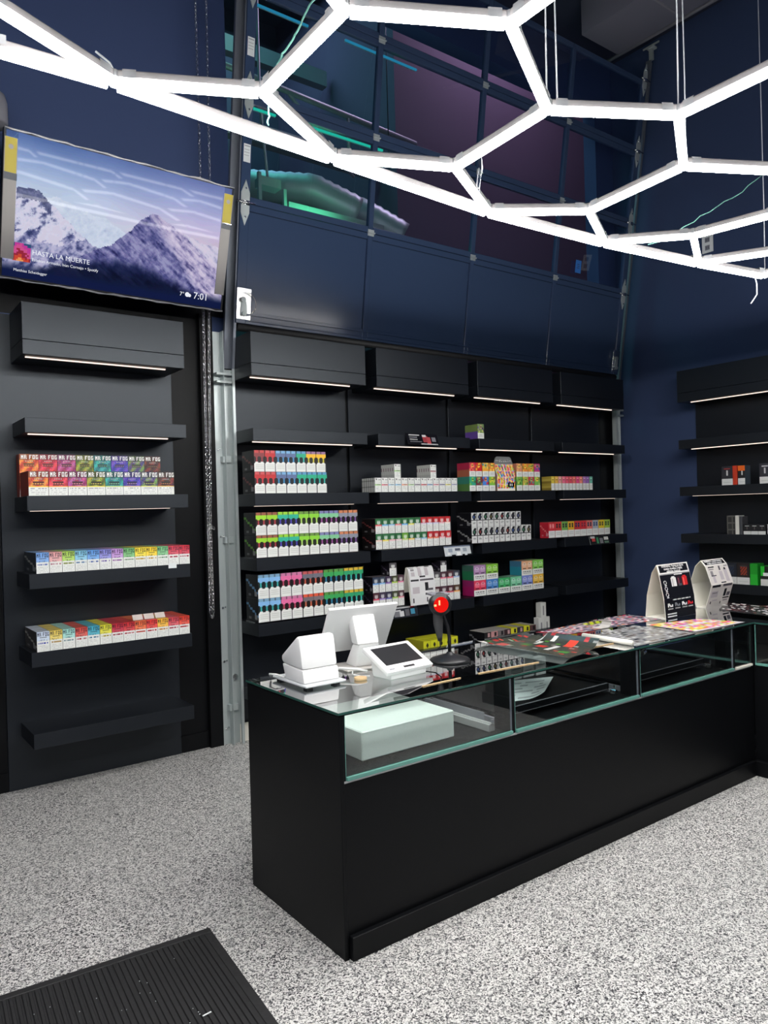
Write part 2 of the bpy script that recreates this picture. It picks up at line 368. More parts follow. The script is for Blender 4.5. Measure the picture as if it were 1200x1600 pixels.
# things in the hall behind the glass
def thing(o, label, cat, group=None, kind=None): return tag(o, label, cat, group, kind)
def corr(path, r, n=10, step=.045):
    P = []; R = []
    for a, b in zip(path[:-1], path[1:]):
        a, b = Vector(a), Vector(b); L = (b-a).length; k = max(2, int(L/step))
        for i in range(k):
            P.append(a.lerp(b, i/k)); R.append(r*(1+.07*(i % 2)))
    P.append(Vector(path[-1])); R.append(r); return P, R
P_, R_ = corr([(2.0, 4.5, 5.05), (2.5, 4.1, 4.98), (2.95, 3.95, 4.80)], .15)
thing(obj('flexible_duct', MB().tube(P_, R_, 14), 'duct', smooth=True), 'ribbed flexible duct behind the lowest left glass pane', 'duct')
P_, R_ = corr([(3.0, 4.7, 5.2), (3.35, 4.4, 5.02), (3.75, 4.2, 4.78)], .15)
thing(obj('flexible_duct', MB().tube(P_, R_, 14), 'duct', smooth=True), 'second ribbed duct sloping down to the right behind the glass', 'duct')
thing(obj('steel_beam', MB().box(-.9, 3.9, 4.9, 5.02, 5.75, 5.95), 'duct'), 'steel beam high behind the left panes', 'beam')
thing(obj('steel_beam', MB().box(-.9, 3.9, 5.9, 6.02, 7.3, 7.5), 'duct'), 'upper steel beam behind the top left panes', 'beam')
thing(obj('sprinkler_pipe', MB().tube([(-.8, 4.0, 6.0), (3.8, 4.0, 5.75)], .03, 8).tube([(1.9, 4.0, 5.85), (1.9, 4.0, 5.45)], .02, 8).tube([(2.9, 4.0, 5.8), (2.92, 4.02, 5.38)], .02, 8).tube([(2.2, 4.0, 5.82), (3.3, 4.5, 5.45)], .018, 8), 'duct', smooth=True), 'thin pipe with drops hanging behind the left panes', 'pipe')
thing(obj('steel_ledge', MB().box(1.35, 2.95, 3.5, 3.9, 4.36, 4.42).box(1.35, 1.82, 3.5, 3.53, 4.4205, 4.45).box(1.83, 1.86, 3.5, 3.53, 4.4205, 4.62).box(1.58, 1.61, 3.5, 3.53, 4.4505, 4.72).box(1.88, 2.95, 3.5, 3.53, 4.4205, 4.52), 'duct'), 'steel ledge with short posts lit green behind the lowest panes', 'ledge')
thing(obj('junction_box', MB().box(1.66, 1.86, 3.6, 3.72, 4.66, 4.74).tube([(1.76, 3.66, 4.7405), (1.70, 3.66, 5.4), (1.72, 3.7, 8.85)], .012, 6), 'duct'), 'small box on a cable behind the lowest left pane', 'box')
for (x0, x1, z, m, c) in ((1.25, 1.52, 4.985, 'teal', 'left green'), (1.72, 2.62, 4.985, 'teal', 'long green'), (1.30, 1.86, 5.845, 'cyan', 'upper cyan'), (2.24, 3.05, 5.86, 'cyan', 'right cyan')):
    g = empty('led_light', (x0, 3.05, z), label=f'{c} strip light glowing behind the door glass', cat='light')
    obj('light_bar', bx(0, x1-x0, 0, .012, 0, .016), m, g); obj('channel', bx(0, x1-x0, .0125, .02, -.004, .02), 'alu', g)
g = empty('floodlight', (2.0, 3.6, 4.4205), label='green floodlight on the ledge behind the lowest panes', cat='light')
obj('body', MB().box(-.16, .7, .0, .06, .0, .03), 'blackp', g); obj('lens', bx(-.15, .69, .005, .05, .031, .036), 'green', g)
g = empty('floodlight', (3.05, 3.5, 5.03), label='small pale green lamp behind the glass near the lamp border', cat='light')
obj('body', MB().box(-.07, .07, 0, .05, .02, .05).tube([(0, .02, .05), (0, .02, 3.8)], .006, 6), 'blackp', g); obj('lens', MB().tube([(-.06, .02, .0), (.06, .02, .0)], .018, 8), 'green', g)

def hall_fill_light(loc, c, e, sz, rot=(0, 0, 0)):  # unseen area lights, added to brighten the view behind the door panes
    l = bpy.data.lights.new('hall_fill_light', 'AREA'); l.color = c; l.energy = e; l.size = sz; o = bpy.data.objects.new('hall_fill_light', l); COL.objects.link(o); o.location = loc; o.rotation_euler = rot
hall_fill_light((1.0, 4.2, 8.6), (.15, .85, .70), 110, 1.5); hall_fill_light((2.6, 6.2, 8.6), (.30, .62, .9), 80, 1.5); hall_fill_light((2.1, 3.45, 4.3), (.10, .95, .40), 7, .5, (math.radians(128), 0, 0)); hall_fill_light((5.5, 3.8, 8.6), (.85, .62, .9), 130, 1.2)
# ---------------------------------------------------------------- honeycomb lamp
LZ = 3.2
KS = (LZ-1.71927)/(3.0-1.71927)
J = {1: (-.837, -.178), 2: (-.445, -.367), 3: (-.452, -.819), 4: (-.038, -.129), 5: (-.058, -1.025), 6: (.387, -.315), 7: (.36, -.788), 8: (.795, -.078),
     9: (.753, -1.011), 10: (1.165, -.323), 11: (1.118, -.805), 12: (1.556, -.113), 13: (1.845, -.408), 14: (2.263, -.191), 15: (2.803, -.277)}
J.update({20: (-1.19, -.165), 21: (-1.22, -.365), 22: (-.83, -1.03), 23: (-1.23, -.80), 24: (-.83, -1.49), 25: (-.06, -1.50), 26: (-.45, -1.72), 27: (.75, -1.48), 28: (.35, -1.71),
          29: (1.53, -1.02), 30: (1.53, -1.48), 31: (1.14, -1.71), 32: (1.92, -.80), 33: (2.26, -1.0), 34: (2.60, -.80), 35: (2.80, -.95), 36: (2.26, -1.48), 37: (1.90, -1.71),
          38: (-1.23, -1.71), 39: (-.45, -2.18), 40: (.35, -2.18), 41: (1.14, -2.18), 42: (1.90, -2.18), 43: (2.80, -2.2), 44: (-2.45, -2.2), 45: (2.63, -1.70),
          50: (-1.645, -.205), 51: (-2.45, -.22), 52: (-2.05, -.385), 53: (-2.05, -.82), 54: (-1.64, -1.03), 55: (-1.64, -1.49), 56: (-2.05, -1.71), 57: (-2.05, -2.2), 58: (-2.45, -1.03), 59: (-2.45, -1.49), 60: (-1.23, -2.2)})
J = {k: (-1.55533+(x+1.55533)*KS, -2.41214+(y+2.41214)*KS) for k, (x, y) in J.items()}
T = [(20, 1), (1, 4), (4, 8), (8, 12), (12, 14), (14, 15), (21, 1), (1, 2), (2, 3), (2, 4), (4, 6), (6, 7), (6, 8), (8, 10), (10, 11), (10, 12), (12, 13), (13, 14), (3, 5), (5, 7), (7, 9), (9, 11),
     (3, 22), (22, 23), (22, 24), (5, 25), (25, 26), (24, 26), (9, 27), (25, 28), (27, 28), (11, 29), (29, 30), (27, 31), (30, 31), (29, 32), (32, 13), (32, 33), (33, 36), (33, 34), (34, 14), (34, 35), (30, 37), (36, 37),
     (24, 38), (26, 39), (28, 40), (31, 41), (37, 42), (36, 45), (20, 50), (50, 51), (21, 50), (50, 52), (21, 23), (52, 51), (52, 53), (53, 54), (54, 23), (54, 55), (55, 38), (55, 56), (56, 57), (53, 58), (58, 59), (59, 56), (51, 58), (59, 44), (44, 57), (57, 60), (38, 60), (60, 39), (39, 40), (40, 41), (41, 42), (42, 43), (43, 45), (45, 35), (35, 15)]
lamp = empty('honeycomb_lamp', (0.8, -1.1, LZ), label='large white honeycomb tube lamp hanging on wires above the counter', cat='lamp')
LO = Vector((0.8, -1.1, 0))
def lp(k): return Vector((*J[k], 0))-LO
for a, b in T:
    pa, pb = lp(a), lp(b)
    if (a, b) in ((20, 1), (1, 4), (4, 8), (8, 12), (12, 14), (14, 15)): pa = pa+Vector((0, .012, -.004)); pb = pb+Vector((0, .012, -.004))
    d = (pb-pa); L = d.length; ang = math.atan2(d.y, d.x)
    r = .0185; n = 14; g = .020
    mb = MB(); prof = []
    for k in range(n+1):                              # lower 230 degrees glow
        th = math.radians(-205+230*k/n); prof.append((r*math.cos(th), r*math.sin(th)))
    mb.prism(prof, 'x', g, L-g)
    t = obj('tube', mb, 'tube', lamp, loc=pa, rot=(0, 0, ang), smooth=False)
    mh = MB().prism([(-.0152, .0112), (.0152, .0112), (.0165, .030), (.012, .036), (-.012, .036), (-.0165, .030)], 'x', g-.004, L-g+.004)
    obj('housing', mh, 'housing', t)
deg = {}
for a, b in T:
    deg.setdefault(a, []).append(b); deg.setdefault(b, []).append(a)
for k, ns in deg.items():
    m = MB()
    for q in ns:
        d = (lp(q)-lp(k)).normalized()
        e = d.cross(Vector((0, 0, 1)))
        for s_ in (-1, 1):
            a, b = d*.03+e*.0185*s_, d*.075+e*.0185*s_
            m.face([a+Vector((0, 0, .008)), b+Vector((0, 0, .008)), b+Vector((0, 0, .037)), a+Vector((0, 0, .037))])
        m.face([d*.03+e*.0185+Vector((0, 0, .037)), d*.075+e*.0185+Vector((0, 0, .037)), d*.075-e*.0185+Vector((0, 0, .037)), d*.03-e*.0185+Vector((0, 0, .037))])
    m.lathe([(.020, .008), (.022, .012), (.022, .034), (.012, .040)], 8)
    obj('connector', m, 'frost', lamp, loc=lp(k))
    obj('end_glow', MB().lathe([(.004, -.0185), (.014, -.0135), (.0187, 0), (.019, .007)], 10), 'tube', lamp, loc=lp(k))
def wire(pts, r, m, name, label, cat='wire', group=None):
    return thing(obj(name, MB().tube(pts, r, 6), m, smooth=True), label, cat, group)
for k, off in ((7, 0), (7, .06), (9, 0), (11, .02), (34, 0), (33, .05), (24, 0), (27, 0), (42, 0), (38, 0), (15, 0)):
    p = lp(k); obj('suspension_wire', MB().tube([(p.x+off, p.y, .03), (p.x+off*.9, p.y-.005, .4), (p.x+off, p.y, 3.495)], .0032, 6), 'wire', lamp, smooth=True)
# small dangling plugs and a loose lead
def jp(a, b=None, t=0., dz=0.):
    p = Vector((*J[a], LZ+dz))
    return p if b is None else p.lerp(Vector((*J[b], LZ+dz)), t)
q = jp(6, 7, .33)
wire([q+Vector((0, .018, -.012)), q+Vector((.015, .03, -.06)), q+Vector((.03, .06, -.12)), q+Vector((.034, .07, -.17))], [.008, .009, .009, .003], 'clear', 'cable_tie', 'clear cable sleeve hanging off the tube below the middle hexagon', 'cable tie')
q = jp(15)
wire([q+Vector((-.16, -.01, -.016)), q+Vector((-.17, -.03, -.09)), q+Vector((-.21, -.05, -.17)), q+Vector((-.27, -.04, -.235))], .004, 'wire', 'loose_lead', 'white loose lead dangling below the right end of the lamp', 'cable')
q = jp(1)
wire([q+Vector((.01, .02, .041)), q+Vector((.0, .04, .085)), q+Vector((-.04, .06, .12))], .004, 'wire', 'loose_lead', 'short bent lead above the left lamp joint', 'cable')
def cordpts(a, b, sag, n=14, j=.006):
    a, b = Vector(a), Vector(b)
    return [a.lerp(b, i/n)+Vector((random.uniform(-j, j), random.uniform(-j, j), -sag*4*(i/n)*(1-i/n)+random.uniform(-j, j))) for i in range(n+1)]
wire(cordpts(jp(1, 4, .66, .038), jp(2, 3, .12, .045), .0), .0035, 'cord', 'twine', 'green twine tied from the lamp border to a left hexagon', 'twine')
wire(cordpts(jp(2, 3, .2, .045), (.016, .049, 3.7), .0)+[Vector((.25, .35, 4.4))], .0035, 'cord', 'twine', 'green twine rising from the left hexagon toward the ceiling', 'twine')
wire(cordpts(jp(12, 14, .45, .040), (3.483, .056, 3.87), .03, j=.012), .0035, 'cord', 'twine', 'knotted green twine at the right end of the lamp', 'twine')

# ---------------------------------------------------------------- hand chain beside the track
def chain():
    m = MB(); L = .0235
    def link_(p, tang, k):
        t = tang.normalized(); a = t.cross(Vector((0, 1, 0))).normalized(); b = t.cross(a)
        w_ = a if k % 2 else (a*.4+b*.92)
        pts = []
        for q in range(7):
            th = 2*math.pi*q/6
            pts.append(p+t*(L*.66*math.cos(th))+w_*(.0085*math.sin(th)))
        m.tube(pts, .0021, 4, cap=False)
    def strand(P):
        P = [Vector(p) for p in P]; k = 0
        for a, b in zip(P[:-1], P[1:]):
            n = max(1, int((b-a).length/L))
            for i in range(n):
                link_(a.lerp(b, (i+.5)/n), b-a, k); k += 1
    strand([(.700, 2.735, 6.4), (.703, 2.735, 4.2), (.695, 2.74, 3.0), (.690, 2.745, 1.62), (.688, 2.745, 1.0), (.70, 2.745, .955)])
    strand([(.795, 2.735, 6.4), (.775, 2.735, 4.2), (.735, 2.74, 3.0), (.718, 2.745, 2.0), (.708, 2.745, 1.62), (.712, 2.745, 1.0), (.70, 2.745, .955)])
    strand([(.69, 2.73, 1.66), (.715, 2.73, 1.63), (.735, 2.735, 1.61)]); strand([(.70, 2.725, 1.64), (.68, 2.725, 1.56), (.69, 2.725, 1.5)])
    return m
tag(obj('hand_chain', chain(), 'steel', smooth=True), 'long looped steel hand chain hanging beside the left door track', 'chain')

# ---------------------------------------------------------------- televisions
TW, TH_ = 1.45, 1.45*9/16*1.03
_G = np.random.RandomState(4).rand(256, 256)
def vn(X, Y, o=0):
    X = X+o*17.3; Y = Y+o*9.7; xi = np.floor(X).astype(int); yi = np.floor(Y).astype(int); xf = X-xi; yf = Y-yi; xf = xf*xf*(3-2*xf); yf = yf*yf*(3-2*yf)
    g = lambda a, b: _G[b % 256, a % 256]
    return (g(xi, yi)*(1-xf)+g(xi+1, yi)*xf)*(1-yf)+(g(xi, yi+1)*(1-xf)+g(xi+1, yi+1)*xf)*yf
def fbm(X, Y, o=0): return (vn(X, Y, o)+.5*vn(X*2.1, Y*2.1, o+1)+.28*vn(X*4.3, Y*4.3, o+2)+.15*vn(X*8.7, Y*8.7, o+3))/1.93
def mountain():
    nu, nv = 240, 135; U, V = np.meshgrid((np.arange(nu)+.5)/nu, (np.arange(nv)+.5)/nv)
    A = U*1.78; u1 = U[0]; img = np.zeros((nv, nu, 3))
    def band(t, cols):
        t = np.clip(t, 0, 1)*(len(cols)-1); i = np.minimum(t.astype(int), len(cols)-2); f = (t-i)[..., None]; c = np.array(cols, float); return c[i]*(1-f)+c[i+1]*f
    sk = band(V/.5, [(86, 112, 168), (140, 162, 206), (186, 202, 228), (200, 212, 232)]); pk = band(V/.5, [(104, 118, 172), (150, 160, 206), (186, 180, 218), (206, 192, 214)])
    r = np.clip((U-.25)/.6, 0, 1)[..., None]; img[:] = sk*(1-r)+pk*r
    img += (fbm(A*3, V*6, 3)-.5)[..., None]*16
    jag = (fbm(u1*34, u1*0+3.3, 7)-.5)
    def line(xs, ys, a=.05): return (np.interp(u1, xs, ys)+jag*a)[None]
    def put(mask, col): img[mask] = col[mask]
    d1 = A*.8+V*.9; e1 = A*.7-V*1.0                       # along / across the right hand slopes
    st = fbm(e1*34, d1*7, 11); st2 = fbm((A*.75+V*.8)*26, (A-V)*8, 15); fine = fbm(A*40, V*40, 19)
    back = line([0, .12, .2, .3, .42, .5, .56, 1], [.42, .40, .385, .42, .46, .53, .60, .7])
    put(V > back, band(fine*.7+st2*.5, [(140, 152, 186), (188, 200, 224), (206, 216, 234), (214, 222, 238)]))
    left = line([0, .05, .09, .13, .17, .26, .36, .5, 1], [.41, .37, .345, .345, .42, .55, .66, .76, 1.2])
    put(V > left, band((st2*.65+fine*.45-.30)*2.6, [(70, 76, 118), (120, 124, 164), (196, 198, 222), (214, 212, 232), (208, 204, 226)]))
    put((V > left) & (V < left+.075+.04*(fine-.5)) & (U > .045) & (U < .185), band(fine, [(50, 56, 92), (96, 102, 140), (150, 154, 186)]))
    lo = (V > left) & (V > .66-.10*U+.35*(st2-.4)); put(lo, band((st2*.6+fine*.5-.30)*2.4, [(52, 58, 104), (104, 108, 154), (168, 168, 202), (188, 184, 214)]))
    far = line([0, .7, .78, .86, 1], [3, 3, .44, .485, .50]); put(V > far, band((st*.7+fine*.4-.25)*2.2, [(110, 112, 156), (176, 174, 206), (206, 200, 222), (214, 206, 226)]))
    peak = line([0, .28, .36, .44, .50, .55, .585, .615, .66, .72, .78, .86, 1], [3, .80, .71, .64, .545, .455, .385, .345, .355, .40, .455, .56, .70], .045)
    shade = np.clip((A-1.10-(V-.35)*.85)/.10+.5, 0, 1)[..., None]
    dark = band((st*.7+fine*.4-.28)*2.3, [(40, 42, 90), (76, 78, 132), (116, 114, 164), (150, 148, 190)]); lit = band((st*.75+fine*.35-.30)*2.4, [(84, 80, 128), (150, 142, 184), (192, 182, 212), (212, 202, 224)])
    put(V > peak, dark*(1-shade)+lit*shade)
    fore = line([0, .14, .22, .30, .38, .48, .58, .68, .78, .9, 1], [1.1, .90, .83, .775, .745, .725, .735, .775, .84, .90, .95], .07)
    soft = np.clip((V-fore)/.07+(st-.5)*1.1, 0, 1)[..., None]
    ff = band((st*.8+fine*.3-.30)*2.2, [(14, 22, 58), (24, 34, 78), (42, 50, 98)])*(1-.45*np.clip((V-.72)/.22, 0, 1))[..., None]
    img = img*(1-soft)+ff*soft
    bot = np.clip((V-.88)/.07, 0, 1)[..., None]; img = img*(1-bot)+np.array([17, 27, 64.])*bot
    img = np.clip(np.round(img/5)*5, 0, 255).astype(int)
    return [[tuple(c) for c in row] for row in img.tolist()]
def television(loc, label, picture, group=None):
    t = empty('television', loc, (.29, 0, .032), label, 'television')
    W2, H2 = TW/2, TH_/2
    obj('cabinet', MB().box(-W2, W2, .012, .05, -H2, H2).box(-W2*.6, W2*.6, .0505, .085, -H2*.75, H2*.3), 'blackp', t, bevel=.003)
    obj('bezel', MB().box(-W2, W2, 0, .0115, H2-.012, H2).box(-W2, W2, 0, .0115, -H2, -H2+.018).box(-W2, -W2+.012, 0, .0115, -H2+.018, H2-.012).box(W2-.012, W2, 0, .0115, -H2+.018, H2-.012), 'blackp', t)
    sc = MB(); sw, sh0, sh1 = W2-.012, H2-.012, -H2+.018
    sc.raster(picture, (-sw, .004, sh0), (2*sw, 0, 0), (0, 0, sh1-sh0)); scr = obj('screen', sc, 'screen', t)
    for s in (-1, 1):                                  # protective edge boards with yellow stickers
        x0 = -W2+.002 if s < 0 else W2-.072
        bd = obj('edge_board', bx(x0, x0+.070, -.006, -.0005, -H2*.72, H2-.05), 'kraft', t, bevel=.0008)
        obj('yellow_sticker', MB().box(x0+.004, x0+.066, -.0075, -.0065, H2-.24, H2-.05).tube([(x0+.035, -.0077, H2-.10), (x0+.035, -.0085, H2-.10)], .014, 10, 1), ['yellow', 'kraft'], bd)
        obj('clear_tape', bx(x0, x0+.072, -.010, -.008, H2-.28, H2-.241), 'clear', bd); obj('clear_tape', bx(x0, x0+.072, -.010, -.008, H2-.048, H2-.005), 'clear', bd)
    for zz in (H2-.004, -H2+.004):
        pts = [(-W2+2*W2*i/30, -.006+random.uniform(-.003, .003), zz+random.uniform(-.004, .004)) for i in range(31)]
        obj('plastic_film', MB().tube(pts, [random.uniform(.003, .0085) for _ in pts], 6), 'alu', t, smooth=True)
    obj('wall_mount', MB().box(-.3, .3, .088, .10, -.2, .2).box(-.25, -.2, .10, .40, .05, .1).box(.2, .25, .10, .40, .05, .1), 'blackp', t)
    return t, W2, H2
PIC = mountain()
tv, W2, H2 = television((.052, 2.446, 3.569), 'wide television showing a snowy mountain above the left shelf unit', PIC)
tx = -W2+.175
text('song_title', 'HASTA LA MUERTE', .040, 'wtext', tv, (tx, .0015, -H2+.165), TX)
text('artist_line', 'Esteban Armado, Ivan Cornejo • Spotify', .0245, 'wtext', tv, (tx, .0015, -H2+.128), TX)
text('picture_credit', 'Matthias Scheidegger', .0225, 'wtext', tv, (-W2+.075, .0015, -H2+.055), TX)
text('clock_digits', '7:01', .064, 'wtext', tv, (W2-.225, .0015, -H2+.062), TX)
text('temperature', '7°', .038, 'wtext', tv, (W2-.325, .0015, -H2+.068), TX)
obj('cloud_icon', MB().lathe([(.001, 0), (.016, 0), (.016, .001), (.001, .001)], 12).lathe([(.001, 0), (.011, 0), (.011, .001), (.001, .001)], 12, .017, -.004), 'wtext', tv, loc=(W2-.27, .001, -H2+.082), rot=TX)
rs = np.random.RandomState(3); alb = [[(40, 70, 110)]*10 for _ in range(10)]
for j in range(10):
    for i in range(10):
        alb[j][i] = [(40, 80, 120), (190, 60, 150), (205, 80, 140), (150, 40, 60), (200, 70, 50), (230, 150, 90)][min(5, max(0, int((j/10)*4+1.5-abs(i-3.5)*.35+rs.rand())))]
obj('album_cover', MB().raster(alb, (0, 0, .105), (.10, 0, 0), (0, 0, -.105)), 'screen', tv, loc=(-W2+.068, .0012, -H2+.115))
pl = [[(120, 140, 180)]*4]*3
tv2, _, _ = television((-1.47, 2.395, 3.569), 'second television at the left picture edge, only its right rim in view', pl)
# grey wall speaker above the gap between the televisions
sp = empty('wall_speaker', (-.675, 2.66, 4.13), label='grey rounded wall device above the gap between the televisions', cat='speaker')
obj('body', MB().lathe([(.085, 0), (.094, .015), (.092, .14), (.08, .185), (.05, .198)], 24), 'greyp', sp, smooth=True)
obj('logo', MB().tube([(-.02+.012, -.0965, .11), (.0, -.0975, .135), (.008, -.0975, .11), (.02, -.0965, .13)], .004, 5), 'ptext', sp)
obj('vent_slots', MB().box(.086, .0925, -.02, -.01, .07, .08).box(.086, .0925, -.02, -.01, .09, .10).box(.086, .0925, -.02, -.01, .11, .12).box(.086, .0925, -.02, -.01, .05, .06), 'blackp', sp)
obj('bracket', bx(-.03, .03, .08, .195, .05, .12), 'blackp', sp)

# right wall: outlet, conduit, duct box
g = empty('wall_outlet', (XR-.0005, 1.742, 4.34), (0, 0, -math.pi/2), 'white electrical outlet plate high on the right wall', 'outlet')
obj('plate', bx(-.06, .06, -.008, 0, -.09, .09), 'white', g, bevel=.003)
for z in (-.04, .04): obj('socket', MB().box(-.025, .025, -.0105, -.0082, z-.024, z+.024).box(-.012, -.008, -.0112, -.0106, z-.01, z+.012, 1).box(.008, .012, -.0112, -.0106, z-.01, z+.012, 1), ['greyp', 'dtext'], g)
g = empty('ceiling_duct', (4.85, 1.6, 6.35), label='grey square duct box under the ceiling, top right of the glass door', cat='duct')
obj('duct_body', bx(-.28, .3, -.75, .72, 0, .34), mat('grey_sheet_duct', (.16, .16, .20), .6), g, bevel=.006)
obj('seam_flange', MB().box(-.29, .31, -.02, .0, -.01, .345), 'greyp', g)
obj('hanger_rod', MB().tube([(-.2, .5, .341), (-.2, .5, .349)], .01, 6), 'steel', g)
wire([(5.30, 2.6, 6.45), (5.35, 1.4, 6.47), (5.36, -1.0, 6.47)], .02, 'greyp', 'conduit', 'thin grey conduit running under the ceiling by the right wall', 'conduit')

# ---------------------------------------------------------------- glass display counter
H = .95; L3 = [0.0, .948, 1.908, 2.868]; CD = .772; CX = 3.10
ct = empty('display_counter', (0, 0, 0), label='long black display counter with a glass top and glazed front', cat='counter')
obj('side_panel', bx(0, .018, .0, CD, 0, .934), 'case', ct, bevel=.0015)
obj('front_panel', bx(.0185, CX+.0015, .004, .022, .0, .672), 'case', ct, bevel=.0015)
obj('plinth', bx(.022, CX-.0425, -.022, .003, .0, .092), 'case', ct, bevel=.002)
obj('back_panel', bx(.0185, 3.85, CD-.02, CD, .03, .60), 'case', ct, bevel=.0015)
obj('deck', bx(.0185, 3.85, .024, CD-.001, .655, .676), 'case', ct, bevel=.0015)
obj('edge_rail', bx(.0185, CX-.032, .0035, .023, .673, .682), 'alu', ct)
for k in range(3):
    x0 = L3[k]+(.030 if k == 0 else .014); x1 = L3[k+1]-.012
    pn = obj('front_pane', bx(x0, x1, .006, .012, .684, .934), 'glass', ct)
    obj('pane_edge', MB().box(x0, x1, -.006, .0055, .6835, .697), 'gedge', pn)
    obj('pane_side_edge', MB().box(x0-.003, x0-.0002, .004, .013, .684, .934), 'gedge', pn)
for x in L3[1:]:
    obj('post', bx(x-.011, x+.012, .0035, .05, .6825, .934), 'case', ct, bevel=.0015)
    obj('post_trim', MB().box(x-.0128, x-.0113, .002, .012, .6825, .934), 'galv_shade', ct)
    obj('divider', bx(x-.006, x+.006, .051, .12, .6825, .93), 'case', ct)
obj('post', bx(.0185, .027, .0035, .03, .6825, .934), 'case', ct)
obj('corner_pane', bx(2.884, 3.075, .006, .012, .684, .934), 'glass', ct)
obj('corner_pane_edge', bx(2.884, 3.075, -.006, .0055, .6835, .695), 'cream', ct)
obj('post', bx(CX-.023, CX-.001, .0035, .03, .6825, .934), 'case', ct)
for k, (x0, x1) in enumerate(((0.0, .946), (.950, 1.908), (1.912, 3.098))):
    g = obj('top_pane', bx(x0-(.004 if k == 0 else 0), x1, -.004, CD+.002, .941, .950), 'glass', ct)
    obj('top_edge', MB().box(x0-(.0045 if k == 0 else 0), x1, -.0065, -.0042, .941, .950), 'gedge2', g)
    if k == 0: obj('top_side_edge', MB().box(-.0065, -.0046, -.0042, CD+.002, .941, .950), 'gedge2', g)
obj('top_rail', MB().box(.0, CX-.001, .0, .014, .9345, .9405).box(.0, .016, .0145, CD, .9345, .9405), 'case', ct)
obj('back_rail', bx(.018, 3.85, CD-.022, CD-.002, .925, .9405), 'case', ct)
obj('cam_lock', MB().tube([(1.935, .02, .905), (1.935, .045, .905)], .020, 12).tube([(1.965, .018, .91), (1.985, .018, .915)], .014, 10).box(1.92, 1.95, .02, .05, .875, .938), 'steel', ct, smooth=False)
for k, (x0, x1) in enumerate(((1.02, 1.845), (1.98, 2.80))):
    t = obj('pull_out_tray', MB().box(x0, x1, .17, .70, .715, .727).box(x0, x1, .16, .1695, .708, .745).box(x1+.0002, x1+.012, .16, .70, .708, .74), 'case', ct, bevel=.001)
    obj('tray_edge', MB().box(x0, x1-.005, .1575, .1595, .741, .745).box(x0, x1-.005, .1575, .1595, .708, .7095), 'greyp', t)
    obj('slide_wheel', MB().tube([(x1+.02, .12, .697), (x1+.02, .15, .697)], .013, 10).box(x1+.003, x1+.035, .125, .15, .677, .688).tube([(x1+.028, .135, .70), (x1+.028, .135, .73)], .006, 6), 'steel', t)
    obj('tray_runner', MB().box(x0-.02, x0-.005, .15, .70, .6765, .705).box(x1+.014, x1+.03, .155, .70, .69, .705), 'greyp', t)
obj('drawer_slide', MB().box(.885, .925, .10, .58, .678, .712).box(.895, .915, .095, .58, .712, .716), 'alu', ct, bevel=.002)
obj('slide_bracket', MB().box(.930, .936, .18, .55, .70, .745).tube([(.905, .095, .72), (.905, .095, .735)], .007, 8), 'greyp', ct)
obj('runner_block', bx(.0195, .05, .05, .10, .6765, .71), 'blackp', ct)
# return counter on the right
cr = empty('display_counter', (CX, 0, 0), label='black return counter at the right edge, joining the long counter', cat='counter')
obj('front_panel', bx(.002, .02, -2.4, .0035, .0, .672), 'case', cr, bevel=.0015)
obj('plinth', bx(-.042, .0015, -2.4, -.0005, .0, .092), 'case', cr, bevel=.002)
obj('back_panel', bx(.757, .775, -2.4, .75, .0, .934), 'case', cr, bevel=.0015)
obj('deck', bx(.022, .755, -2.4, -.01, .655, .676), 'case', cr)
pn = obj('front_pane', bx(.004, .010, -1.0, -.012, .684, .934), 'glass', cr)
obj('pane_edge', MB().box(-.008, .0035, -1.0, -.012, .6835, .697), 'gedge', pn); obj('pane_side_edge', MB().box(.001, .011, -.0115, -.009, .684, .934), 'gedge', pn)
g = obj('top_pane', bx(.0, .775, -2.4, CD+.002, .941, .950), 'glass', cr); obj('top_edge', MB().box(-.0025, -.0003, -2.4, -.007, .941, .950), 'gedge2', g)
obj('top_rail', bx(.0, .014, -2.4, -.004, .9345, .9405), 'case', cr)
obj('back_rail', bx(.757, .775, -.0, CD, .9345, .9405), 'case', cr)
obj('slide_wheel', MB().tube([(.10, -.16, .70), (.13, -.16, .70)], .016, 10).box(.09, .15, -.2, -.12, .677, .688).tube([(.12, -.15, .71), (.12, -.15, .74)], .007, 6), 'steel', cr)
obj('tray_block', bx(.16, .6, -.5, -.08, .677, .775), 'case', cr, bevel=.003)
# dark cabinet corner at the lower right picture edge
g = empty('cabinet', (.36, -1.85, 0), label='dark cabinet whose edge shows at the lower right picture border', cat='cabinet')
obj('body', bx(.02, .60, -.30, .40, 0, .735), 'case', g, bevel=.002); obj('top_board', bx(.01, .61, -.31, .41, .7355, .75), 'lam', g, bevel=.002)

